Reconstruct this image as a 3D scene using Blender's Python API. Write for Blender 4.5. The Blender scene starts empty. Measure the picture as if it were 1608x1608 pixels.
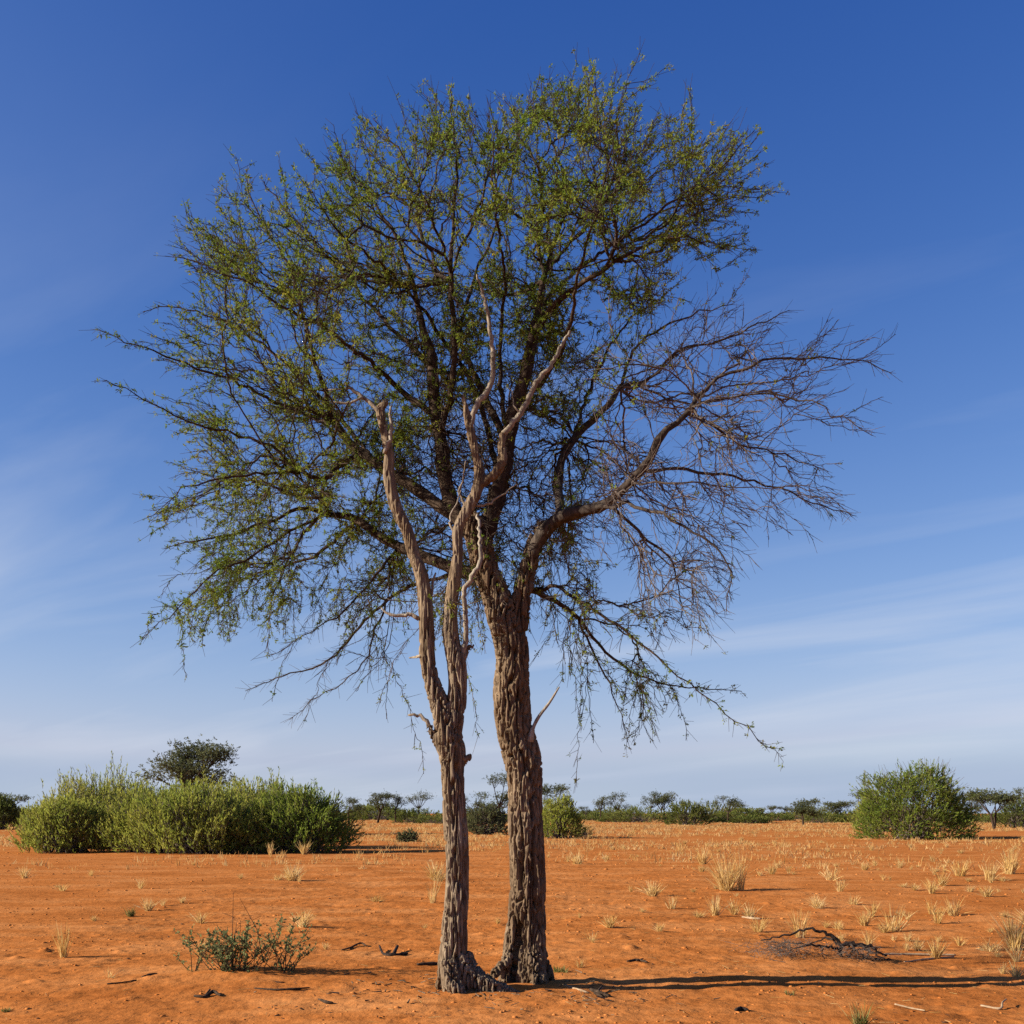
import bpy, bmesh, math, random
import numpy as np
from mathutils import Vector, Matrix, Quaternion

# ------------------------------------------------------------------ camera, sky, sun, exposure
random.seed(7)
RNG = np.random.default_rng(11)
SC = bpy.context.scene
COL = SC.collection
F_PX, HOR, CX, EYE = 1700.0, 1277.0, 804.0, 1.6
EXPO = 1.15
ALB = 2 ** (0.75 - EXPO)       # base colours were judged at exposure 0.75

cam_d = bpy.data.cameras.new('camera')
cam = bpy.data.objects.new('camera', cam_d)
COL.objects.link(cam)
cam.location = (0, 0, EYE)
cam.rotation_euler = (math.radians(90), 0, 0)
cam_d.sensor_width = 36.0
cam_d.lens = 36.0 * F_PX / 1608.0
cam_d.shift_y = (HOR - 804.0) / 1608.0
cam_d.clip_start = 0.1
cam_d.clip_end = 20000
SC.camera = cam

SUN_EL, SUN_AZ = math.radians(22), math.radians(12)      # azimuth: from the left, a little behind the camera
sun_dir = Vector((-math.cos(SUN_EL) * math.cos(SUN_AZ), -math.cos(SUN_EL) * math.sin(SUN_AZ), math.sin(SUN_EL)))
sun_l = bpy.data.lights.new('sun', 'SUN')
sun_l.energy = 5.0
sun_l.angle = math.radians(0.5)
sun_l.color = (1.0, 0.885, 0.73)
sun = bpy.data.objects.new('sun', sun_l)
COL.objects.link(sun)
sun.rotation_euler = sun_dir.to_track_quat('Z', 'Y').to_euler()

world = bpy.data.worlds.new('World')
SC.world = world
world.use_nodes = True
wt = world.node_tree
wt.nodes.clear()


def wn(t, **kw):
    n = wt.nodes.new(t)
    for k, v in kw.items():
        setattr(n, k, v)
    return n


w_out = wn('ShaderNodeOutputWorld')
w_bg = wn('ShaderNodeBackground')
w_sky = wn('ShaderNodeTexSky', sky_type='NISHITA', sun_disc=False)
w_sky.sun_elevation = SUN_EL
w_sky.sun_rotation = math.atan2(sun_dir.x, sun_dir.y)
w_sky.altitude = 1000
w_sky.air_density = 1.0
w_sky.dust_density = 1.0
w_sky.ozone_density = 4.0
BANK = 0.0
CLOUD = (40, 31.0, 3.7, 0.5, 1.6)
w_tc = wn('ShaderNodeTexCoord')
w_sep = wn('ShaderNodeSeparateXYZ')
w_add = wn('ShaderNodeMath', operation='ADD')
w_add.inputs[1].default_value = 0.13
w_max = wn('ShaderNodeMath', operation='MAXIMUM')
w_max.inputs[1].default_value = 0.06
w_dx = wn('ShaderNodeMath', operation='DIVIDE')
w_dy = wn('ShaderNodeMath', operation='DIVIDE')
w_com = wn('ShaderNodeCombineXYZ')
L = wt.links.new
L(w_tc.outputs['Generated'], w_sep.inputs[0])
L(w_sep.outputs['Z'], w_add.inputs[0])
L(w_add.outputs[0], w_max.inputs[0])
L(w_sep.outputs['X'], w_dx.inputs[0])
L(w_max.outputs[0], w_dx.inputs[1])
L(w_sep.outputs['Y'], w_dy.inputs[0])
L(w_max.outputs[0], w_dy.inputs[1])
L(w_dx.outputs[0], w_com.inputs['X'])
L(w_dy.outputs[0], w_com.inputs['Y'])
w_map = wn('ShaderNodeMapping')
w_rot = wn('ShaderNodeMapping')
w_rot.inputs['Rotation'].default_value = (0, 0, math.radians(CLOUD[0]))
w_map.inputs['Location'].default_value = (CLOUD[1], CLOUD[2], 0)
w_map.inputs['Scale'].default_value = (CLOUD[3], CLOUD[4], 1)
L(w_com.outputs[0], w_rot.inputs['Vector'])
L(w_rot.outputs[0], w_map.inputs['Vector'])
w_n1 = wn('ShaderNodeTexNoise')
w_n1.inputs['Scale'].default_value = 1.0
w_n1.inputs['Detail'].default_value = 7.0
w_n1.inputs['Roughness'].default_value = 0.52
w_n1.inputs['Distortion'].default_value = 0.55
L(w_map.outputs[0], w_n1.inputs['Vector'])
w_cr = wn('ShaderNodeValToRGB')
w_cr.color_ramp.elements[0].position = 0.47
w_cr.color_ramp.elements[0].color = (0, 0, 0, 1)
w_cr.color_ramp.elements[1].position = 0.80
w_cr.color_ramp.elements[1].color = (1, 1, 1, 1)
L(w_n1.outputs['Fac'], w_cr.inputs['Fac'])
w_low = wn('ShaderNodeMapRange', interpolation_type='SMOOTHSTEP')      # cirrus thickens towards the horizon
for k, v in zip(('From Min', 'From Max', 'To Min', 'To Max'), (0.05, 0.60, 0.58, 0.03)):
    w_low.inputs[k].default_value = v
L(w_sep.outputs['Z'], w_low.inputs['Value'])
w_mul = wn('ShaderNodeMath', operation='MULTIPLY')
L(w_cr.outputs['Color'], w_mul.inputs[0])
L(w_low.outputs[0], w_mul.inputs[1])
# clear-air grading of the sky, channel by channel: out = a * sky ^ g
w_sc = wn('ShaderNodeSeparateColor')
w_cc = wn('ShaderNodeCombineColor')
L(w_sky.outputs[0], w_sc.inputs[0])
UNIT0, UNIT = 0.131, 0.085 * 2 ** EXPO
for ch, a_, g_, top in ((0, 3.10, 1.82, 0.62), (1, 1.14, 1.24, 0.68), (2, 1.01, 0.79, 0.90)):
    pw = wn('ShaderNodeMath', operation='POWER')
    pw.inputs[1].default_value = g_
    ml = wn('ShaderNodeMath', operation='MULTIPLY')
    ml.inputs[1].default_value = a_ * UNIT0 ** g_ / UNIT
    mn = wn('ShaderNodeMath', operation='MINIMUM')
    mn.inputs[1].default_value = top / UNIT
    L(w_sc.outputs[ch], pw.inputs[0])
    L(pw.outputs[0], ml.inputs[0])
    L(ml.outputs[0], mn.inputs[0])
    L(mn.outputs[0], w_cc.inputs[ch])
w_hm = wn('ShaderNodeMath', operation='MULTIPLY')                      # pale haze low over the plain, thinning upwards
w_hm.inputs[1].default_value = -1 / 0.15
w_ha = wn('ShaderNodeMath', operation='MAXIMUM')
w_ha.inputs[1].default_value = 0.0
w_he = wn('ShaderNodeMath', operation='POWER')
w_he.inputs[0].default_value = math.e
w_hz = wn('ShaderNodeMath', operation='MULTIPLY')
w_hz.inputs[1].default_value = 0.90
L(w_sep.outputs['Z'], w_ha.inputs[0])
L(w_ha.outputs[0], w_hm.inputs[0])
L(w_hm.outputs[0], w_he.inputs[1])
L(w_he.outputs[0], w_hz.inputs[0])
w_mh = wn('ShaderNodeMix', data_type='RGBA')
w_mh.inputs[7].default_value = (0.43 / UNIT, 0.55 / UNIT, 0.70 / UNIT, 1)
L(w_hz.outputs[0], w_mh.inputs[0])
L(w_cc.outputs[0], w_mh.inputs[6])
w_mix = wn('ShaderNodeMix', data_type='RGBA')
w_mix.inputs[7].default_value = (0.66 / UNIT, 0.71 / UNIT, 0.82 / UNIT, 1)
L(w_mul.outputs[0], w_mix.inputs[0])
L(w_mh.outputs[2], w_mix.inputs[6])
w_bn = wn('ShaderNodeTexNoise')                                       # a low bank of grey-blue cloud over part of the horizon
w_bn.inputs['Scale'].default_value = 1.1
w_bn.inputs['Detail'].default_value = 3.0
w_bm = wn('ShaderNodeMapping')
w_bm.inputs['Scale'].default_value = (1, 1, 5)
w_bm.inputs['Location'].default_value = (BANK, 0, 0)
L(w_tc.outputs['Generated'], w_bm.inputs['Vector'])
L(w_bm.outputs[0], w_bn.inputs['Vector'])
w_br = wn('ShaderNodeMapRange', interpolation_type='SMOOTHSTEP')
for k, v in zip(('From Min', 'From Max', 'To Min', 'To Max'), (0.45, 0.58, 0.0, 0.70)):
    w_br.inputs[k].default_value = v
L(w_bn.outputs['Fac'], w_br.inputs['Value'])
w_bz = wn('ShaderNodeMapRange', interpolation_type='SMOOTHSTEP')
for k, v in zip(('From Min', 'From Max', 'To Min', 'To Max'), (0.030, 0.062, 1.0, 0.0)):
    w_bz.inputs[k].default_value = v
L(w_sep.outputs['Z'], w_bz.inputs['Value'])
w_bf = wn('ShaderNodeMath', operation='MULTIPLY')
L(w_br.outputs[0], w_bf.inputs[0])
L(w_bz.outputs[0], w_bf.inputs[1])
w_bx = wn('ShaderNodeMix', data_type='RGBA')
w_bx.inputs[7].default_value = (0.39 / UNIT, 0.48 / UNIT, 0.66 / UNIT, 1)
L(w_bf.outputs[0], w_bx.inputs[0])
L(w_mix.outputs[2], w_bx.inputs[6])
L(w_bx.outputs[2], w_bg.inputs['Color'])
w_bg.inputs['Strength'].default_value = 0.085
L(w_bg.outputs[0], w_out.inputs['Surface'])

SC.view_settings.view_transform = 'Standard'
SC.view_settings.look = 'None'
SC.view_settings.gamma = 1.0
SC.view_settings.use_curve_mapping = False
SC.view_settings.exposure = EXPO
SC.render.engine = 'CYCLES'
SC.cycles.use_denoising = False
SC.cycles.max_bounces = 6
SC.cycles.sample_clamp_indirect = 3.0
SC.cycles.transparent_max_bounces = 4


# ------------------------------------------------------------------ small maths
def P(px, py, Y):
    """photograph pixel at depth Y -> place"""
    return Vector(((px - CX) / F_PX * Y, Y, EYE - (py - HOR) / F_PX * Y))


def gdist(py):
    return EYE * F_PX / (py - HOR)


_perm = np.random.default_rng(5).permutation(512)
_perm = np.concatenate([_perm, _perm, _perm]).astype(np.int64)
_grad = np.random.default_rng(6).normal(size=(512, 3))
_grad /= np.linalg.norm(_grad, axis=1)[:, None]


def pn(x, y, z=0.0):
    """gradient noise, about -0.6..0.6"""
    x, y, z = np.broadcast_arrays(np.asarray(x, float), np.asarray(y, float), np.asarray(z, float))
    xi, yi, zi = np.floor(x).astype(np.int64), np.floor(y).astype(np.int64), np.floor(z).astype(np.int64)
    xf, yf, zf = x - xi, y - yi, z - zi
    u, v, w = [t * t * t * (t * (t * 6 - 15) + 10) for t in (xf, yf, zf)]
    out = 0
    for dx in (0, 1):
        for dy in (0, 1):
            for dz in (0, 1):
                h = _perm[_perm[_perm[(xi + dx) & 511] + ((yi + dy) & 511)] + ((zi + dz) & 511)]
                g = _grad[h]
                dot = g[..., 0] * (xf - dx) + g[..., 1] * (yf - dy) + g[..., 2] * (zf - dz)
                out = out + dot * (u if dx else 1 - u) * (v if dy else 1 - v) * (w if dz else 1 - w)
    return out


def sstep(a, b, x):
    t = np.clip((np.asarray(x, float) - a) / (b - a), 0, 1)
    return t * t * (3 - 2 * t)


def ground_z(x, y):
    x = np.asarray(x, float)
    y = np.asarray(y, float)
    r = np.sqrt(x * x + y * y)
    big = 0.30 * pn(x * 0.035 + 3.3, y * 0.028 + 1.7, 2.5) * sstep(14, 60, r)
    mid = 0.055 * pn(x * 0.5, y * 0.5, 7.7) * sstep(3, 6, r)
    near = 1 - sstep(26, 60, r)
    a = pn(x * 2.1, y * 2.1, 1.2)
    b = pn(x * 5.5 + 9, y * 7.5, 4.2)
    c = pn(x * 13, y * 17 + 2, 6.1)
    d = pn(x * 3.2 + 17, y * 4.2, 8.8)
    sm = 0.020 * a + 0.015 * b + 0.012 * np.minimum(c, 0.12) + 0.030 * sstep(0.30, 0.55, d)
    # hoof-print sized hollows
    hol = -0.022 * sstep(0.20, 0.42, pn(x * 3.6 + 40, y * 4.4, 9.3)) * sstep(-0.1, 0.25, pn(x * 0.35 + 5, y * 0.35, 3))
    dip = -0.12 * sstep(1.2, 5.5, x) * np.exp(-((y - 11.5) / 4.5) ** 2)
    return big + mid + dip + near * (sm + hol)


def gplace(px, py):
    """where the sight line through a pixel meets the ground"""
    Y = EYE * F_PX / (py - HOR)
    for _ in range(6):
        Y = 0.4 * Y + 0.6 * (EYE - float(ground_z((px - CX) * Y / F_PX, Y))) * F_PX / (py - HOR)
    return (px - CX) * Y / F_PX, Y


def gz(x, y):
    return float(ground_z(x, y))


# ------------------------------------------------------------------ mesh helpers
def np_mesh(name, V, polys, var=None, smooth=False):
    """V (n,3); polys: list of int arrays (k,4) or (k,3)"""
    me = bpy.data.meshes.new(name)
    V = np.asarray(V, dtype=np.float32)
    polys = [np.asarray(p, dtype=np.int32) for p in polys if len(p)]
    me.vertices.add(len(V))
    me.vertices.foreach_set('co', V.ravel())
    loops = np.concatenate([p.ravel() for p in polys])
    tot = np.concatenate([np.full(len(p), p.shape[1], dtype=np.int32) for p in polys])
    start = np.concatenate([[0], np.cumsum(tot)[:-1]]).astype(np.int32)
    me.loops.add(len(loops))
    me.loops.foreach_set('vertex_index', loops)
    me.polygons.add(len(tot))
    me.polygons.foreach_set('loop_start', start)
    me.polygons.foreach_set('loop_total', tot)
    if smooth:
        me.polygons.foreach_set('use_smooth', np.ones(len(tot), dtype=bool))
    if var is not None:
        at = me.attributes.new('var', 'FLOAT', 'FACE')
        at.data.foreach_set('value', np.asarray(var, dtype=np.float32))
    me.update(calc_edges=True)
    me.validate()
    return me


def add_obj(name, me, mat, parent=None, loc=None):
    o = bpy.data.objects.new(name, me)
    COL.objects.link(o)
    if mat is not None and len(me.materials) == 0:
        me.materials.append(mat)
    if parent is not None:
        o.parent = parent
    if loc is not None:
        o.location = loc
    return o


def empty(name, loc, rz=0.0):
    o = bpy.data.objects.new(name, None)
    COL.objects.link(o)
    o.location = loc
    o.rotation_euler = (0, 0, rz)
    o.empty_display_size = 0.2
    return o


def tag(o, label=None, cat=None, group=None, kind=None):
    if label:
        o['label'] = label
    if cat:
        o['category'] = cat
    if group:
        o['group'] = group
    if kind:
        o['kind'] = kind
    return o


def frames(D):
    """two unit vectors perpendicular to each row of D"""
    D = D / np.maximum(np.linalg.norm(D, axis=1), 1e-9)[:, None]
    ref = np.where(np.abs(D[:, 2:3]) < 0.9, np.array([[0, 0, 1.0]]), np.array([[1.0, 0, 0]]))
    A = np.cross(D, ref)
    A /= np.maximum(np.linalg.norm(A, axis=1), 1e-9)[:, None]
    return D, A, np.cross(D, A)


def prisms(p0, p1, r0, r1, sides=4):
    """many separate little tapered tubes, vectorised"""
    p0, p1 = np.asarray(p0, float), np.asarray(p1, float)
    n = len(p0)
    D, A, B = frames(p1 - p0)
    ang = np.arange(sides) * 2 * math.pi / sides
    ring = A[:, None, :] * np.cos(ang)[None, :, None] + B[:, None, :] * np.sin(ang)[None, :, None]
    r0 = np.asarray(r0, float)
    r1 = np.asarray(r1, float)
    V = np.concatenate([p0[:, None, :] + ring * r0[:, None, None], p1[:, None, :] + ring * r1[:, None, None]], axis=1)
    k = np.arange(sides)
    q = np.stack([k, (k + 1) % sides, (k + 1) % sides + sides, k + sides], axis=1)
    Q = (q[None] + (np.arange(n) * 2 * sides)[:, None, None]).reshape(-1, 4)
    return V.reshape(-1, 3), Q


def leaves(C, D, length, width, rng, spread=0.35):
    """diamond leaf faces: base C, direction D"""
    n = len(C)
    D = D + rng.normal(size=(n, 3)) * spread
    D, A, B = frames(D)
    t = rng.uniform(0, 2 * math.pi, n)[:, None]
    S = A * np.cos(t) + B * np.sin(t)
    N = np.cross(D, S)
    ln = (length * rng.uniform(0.7, 1.3, n))[:, None]
    wd = (width * rng.uniform(0.7, 1.3, n))[:, None]
    mid = C + D * ln * 0.5 + N * ln * 0.06
    V = np.stack([C, mid - S * wd * 0.5, C + D * ln, mid + S * wd * 0.5], axis=1).reshape(-1, 3)
    Q = np.arange(n * 4).reshape(-1, 4)
    return V, Q


def ribbons(p0, p1, r0, r1, rng):
    """flat blades"""
    n = len(p0)
    D, A, B = frames(p1 - p0)
    t = rng.uniform(0, math.pi, n)[:, None]
    S = A * np.cos(t) + B * np.sin(t)
    V = np.stack([p0 - S * r0[:, None], p0 + S * r0[:, None], p1 + S * r1[:, None], p1 - S * r1[:, None]], 1).reshape(-1, 3)
    return V, np.arange(n * 4).reshape(-1, 4)


def merge(parts):
    Vs, Qs, off = [], [], 0
    for V, Q in parts:
        Vs.append(V)
        Qs.append(np.asarray(Q) + off)
        off += len(V)
    return np.concatenate(Vs), np.concatenate(Qs)


def catmull(pts, step):
    """pts: (n,k) incl. radius column -> resampled smooth path"""
    pts = np.asarray(pts, float)
    out = []
    n = len(pts)
    for i in range(n - 1):
        a, b = pts[i], pts[i + 1]
        pa = pts[i - 1] if i else 2 * a - b
        pb = pts[i + 2] if i + 2 < n else 2 * b - a
        m = max(1, int(np.linalg.norm((b - a)[:3]) / step))
        for j in range(m):
            t = j / m
            out.append(0.5 * ((2 * a) + (b - pa) * t + (2 * pa - 5 * a + 4 * b - pb) * t * t + (3 * a - pa - 3 * b + pb) * t ** 3))
    out.append(pts[-1])
    return np.array(out)


def tube(path, sides=10, cap=True, rough=0.0, seed=0.0):
    """path (n,4) x,y,z,r -> V, [quads]"""
    path = np.asarray(path, float)
    n = len(path)
    X = path[:, :3]
    R = np.maximum(path[:, 3], 0.0008)
    T = np.gradient(X, axis=0)
    T /= np.maximum(np.linalg.norm(T, axis=1), 1e-9)[:, None]
    A = np.zeros_like(T)
    a = np.cross(T[0], [0.31, 0.95, 0.05])
    a /= np.linalg.norm(a)
    for i in range(n):
        a = a - T[i] * a.dot(T[i])
        a /= max(np.linalg.norm(a), 1e-9)
        A[i] = a
    B = np.cross(T, A)
    ang = np.arange(sides) * 2 * math.pi / sides
    ring = A[:, None] * np.cos(ang)[None, :, None] + B[:, None] * np.sin(ang)[None, :, None]
    V = X[:, None] + ring * R[:, None, None]
    if rough:
        W = V.reshape(-1, 3)
        k = 0.5 / max(R.mean(), 0.01)
        d = pn(W[:, 0] * k, W[:, 1] * k, W[:, 2] * k * 0.6 + seed).reshape(n, sides)
        V = V + ring * (d * rough * R[:, None])[:, :, None]
    V = V.reshape(-1, 3)
    i = np.arange(n - 1)[:, None] * sides
    k = np.arange(sides)[None]
    Q = np.stack([i + k, i + (k + 1) % sides, i + (k + 1) % sides + sides, i + k + sides], axis=-1).reshape(-1, 4)
    if cap:
        V = np.concatenate([V, X[:1], X[-1:] + T[-1:] * R[-1]])
        c0, c1 = n * sides, n * sides + 1
        kk = np.arange(sides)
        tri0 = np.stack([(kk + 1) % sides, kk, np.full(sides, c0), np.full(sides, c0)], 1)
        tri1 = np.stack([(n - 1) * sides + kk, (n - 1) * sides + (kk + 1) % sides, np.full(sides, c1), np.full(sides, c1)], 1)
        return V, Q, np.concatenate([tri0[:, :3], tri1[:, :3]])
    return V, Q, np.zeros((0, 3), int)


def tube_mesh(name, paths, sides=10, rough=0.0, smooth=True, cap=True):
    Vs, Qs, Ts, off = [], [], [], 0
    for j, p in enumerate(paths):
        V, Q, T = tube(p, sides, cap, rough, j * 3.1)
        Vs.append(V)
        Qs.append(Q + off)
        Ts.append(T + off)
        off += len(V)
    return np_mesh(name, np.concatenate(Vs), [np.concatenate(Qs), np.concatenate(Ts)], smooth=smooth)


# ------------------------------------------------------------------ materials
def new_mat(name):
    m = bpy.data.materials.new(name)
    m.use_nodes = True
    nt = m.node_tree
    nt.nodes.clear()
    out = nt.nodes.new('ShaderNodeOutputMaterial')
    return m, nt, out


def noise_node(nt, scale, detail=4, rough=0.55, vec=None, dist=0.0):
    n = nt.nodes.new('ShaderNodeTexNoise')
    n.inputs['Scale'].default_value = scale
    n.inputs['Detail'].default_value = detail
    n.inputs['Roughness'].default_value = rough
    n.inputs['Distortion'].default_value = dist
    if vec is not None:
        nt.links.new(vec, n.inputs['Vector'])
    return n


def ramp(nt, src, stops):
    r = nt.nodes.new('ShaderNodeValToRGB')
    els = r.color_ramp.elements
    while len(els) < len(stops):
        els.new(0.5)
    for e, (p, c) in zip(els, stops):
        e.position = p
        e.color = (*c, 1)
    nt.links.new(src, r.inputs['Fac'])
    return r


def mixc(nt, a, b, fac, mode='MIX'):
    m = nt.nodes.new('ShaderNodeMix')
    m.data_type = 'RGBA'
    m.blend_type = mode
    for sock, v in ((m.inputs[0], fac), (m.inputs[6], a), (m.inputs[7], b)):
        if hasattr(v, 'links'):
            nt.links.new(v, sock)
        elif isinstance(v, tuple):
            sock.default_value = (*v, 1)
        else:
            sock.default_value = v
    return m.outputs[2]


def mapped(nt, scale, coord='Object'):
    tc = nt.nodes.new('ShaderNodeTexCoord')
    mp = nt.nodes.new('ShaderNodeMapping')
    mp.inputs['Scale'].default_value = scale
    nt.links.new(tc.outputs[coord], mp.inputs['Vector'])
    return mp.outputs[0]


def geo_pos(nt, scale=(1, 1, 1)):
    g = nt.nodes.new('ShaderNodeNewGeometry')
    mp = nt.nodes.new('ShaderNodeMapping')
    mp.inputs['Scale'].default_value = scale
    nt.links.new(g.outputs['Position'], mp.inputs['Vector'])
    return mp.outputs[0]


def bark_mat(name, cols, zs=0.16, scale=26, bump=0.5, rough=0.9):
    m, nt, out = new_mat(name)
    cols = [tuple(c * ALB for c in q) for q in cols[:3]] + [cols[3]]
    v = geo_pos(nt, (1, 1, zs))
    n1 = noise_node(nt, scale, 6, 0.62, v, 0.6)
    c1 = ramp(nt, n1.outputs['Fac'], [(0.30, cols[0]), (0.52, cols[1]), (0.72, cols[2])])
    v2 = geo_pos(nt, (1, 1, 0.35))
    n2 = noise_node(nt, 2.6, 3, 0.5, v2)
    c2 = ramp(nt, n2.outputs['Fac'], [(0.40, cols[3]), (0.62, (1.0, 1.0, 1.0))])
    col = mixc(nt, c1.outputs['Color'], c2.outputs['Color'], 0.75, 'MULTIPLY')
    bs = nt.nodes.new('ShaderNodeBsdfPrincipled')
    bs.inputs['Roughness'].default_value = rough
    bs.inputs['Specular IOR Level'].default_value = 0.06
    nt.links.new(col, bs.inputs['Base Color'])
    n3 = noise_node(nt, scale * 2.6, 5, 0.65, v)
    bp = nt.nodes.new('ShaderNodeBump')
    bp.inputs['Strength'].default_value = bump
    bp.inputs['Distance'].default_value = 0.012
    nt.links.new(n3.outputs['Fac'], bp.inputs['Height'])
    nt.links.new(bp.outputs[0], bs.inputs['Normal'])
    nt.links.new(bs.outputs[0], out.inputs['Surface'])
    return m


def leaf_mat(name, stops, transl=0.3, rough=0.6, clump=0.8, gain=1.0):
    m, nt, out = new_mat(name)
    stops = [(p, tuple(c * ALB * gain for c in q)) for p, q in stops]
    at = nt.nodes.new('ShaderNodeAttribute')
    at.attribute_name = 'var'
    n = noise_node(nt, clump, 3, 0.6, geo_pos(nt))
    ad = nt.nodes.new('ShaderNodeMath')
    ad.operation = 'MULTIPLY_ADD'
    ad.inputs[1].default_value = 1.0
    nt.links.new(n.outputs['Fac'], ad.inputs[0])
    sb = nt.nodes.new('ShaderNodeMath')
    sb.operation = 'MULTIPLY_ADD'
    sb.inputs[1].default_value = 0.5
    sb.inputs[2].default_value = -0.25
    nt.links.new(at.outputs['Fac'], sb.inputs[0])
    nt.links.new(sb.outputs[0], ad.inputs[2])
    r = ramp(nt, ad.outputs[0], stops)
    df = nt.nodes.new('ShaderNodeBsdfPrincipled')
    df.inputs['Roughness'].default_value = rough
    df.inputs['Specular IOR Level'].default_value = 0.03
    tr = nt.nodes.new('ShaderNodeBsdfTranslucent')
    nt.links.new(r.outputs['Color'], df.inputs['Base Color'])
    nt.links.new(r.outputs['Color'], tr.inputs['Color'])
    mx = nt.nodes.new('ShaderNodeMixShader')
    mx.inputs[0].default_value = transl
    nt.links.new(df.outputs[0], mx.inputs[1])
    nt.links.new(tr.outputs[0], mx.inputs[2])
    nt.links.new(mx.outputs[0], out.inputs['Surface'])
    return m


def sand_mat():
    m, nt, out = new_mat('red_sand')
    v = geo_pos(nt)
    n1 = noise_node(nt, 0.5, 8, 0.68, geo_pos(nt, (0.8, 1.5, 1)))
    c1 = ramp(nt, n1.outputs['Fac'], [(p, tuple(v * ALB for v in q)) for p, q in ((0.32, (0.41, 0.132, 0.031)), (0.48, (0.52, 0.182, 0.047)), (0.66, (0.62, 0.255, 0.082)))])
    vs = geo_pos(nt, (1, 0.75, 1))
    n2 = noise_node(nt, 5.0, 8, 0.72, vs)
    c2 = ramp(nt, n2.outputs['Fac'], [(0.32, (0.70, 0.66, 0.62)), (0.5, (0.98, 0.99, 1.0)), (0.68, (1.06, 1.10, 1.16))])
    col = mixc(nt, c1.outputs['Color'], c2.outputs['Color'], 0.8, 'MULTIPLY')
    n4 = noise_node(nt, 55, 3, 0.7, v)
    c4 = ramp(nt, n4.outputs['Fac'], [(0.30, (0.55, 0.50, 0.48)), (0.42, (1, 1, 1)), (0.70, (1, 1, 1)), (0.78, (1.12, 1.15, 1.2))])
    col = mixc(nt, col, c4.outputs['Color'], 0.4, 'MULTIPLY')
    # thin scatter of chaff and leaf litter
    n5 = noise_node(nt, 22, 2, 0.5, geo_pos(nt, (1, 0.5, 1)))
    n6 = noise_node(nt, 0.8, 3, 0.6, v)
    mm = nt.nodes.new('ShaderNodeMath')
    mm.operation = 'MULTIPLY'
    r5 = ramp(nt, n5.outputs['Fac'], [(0.63, (0, 0, 0)), (0.70, (1, 1, 1))])
    r6 = ramp(nt, n6.outputs['Fac'], [(0.46, (0, 0, 0)), (0.60, (0.9, 0.9, 0.9))])
    nt.links.new(r5.outputs['Color'], mm.inputs[0])
    nt.links.new(r6.outputs['Color'], mm.inputs[1])
    col = mixc(nt, col, (0.15, 0.065, 0.030), mm.outputs[0])
    bs = nt.nodes.new('ShaderNodeBsdfPrincipled')
    bs.inputs['Roughness'].default_value = 0.95
    bs.inputs['Specular IOR Level'].default_value = 0.0
    nt.links.new(col, bs.inputs['Base Color'])
    b1 = noise_node(nt, 7, 7, 0.62, vs)
    bp = nt.nodes.new('ShaderNodeBump')
    bp.inputs['Strength'].default_value = 0.5
    bp.inputs['Distance'].default_value = 0.05
    nt.links.new(b1.outputs['Fac'], bp.inputs['Height'])
    nt.links.new(bp.outputs[0], bs.inputs['Normal'])
    nt.links.new(bs.outputs[0], out.inputs['Surface'])
    return m


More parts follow.
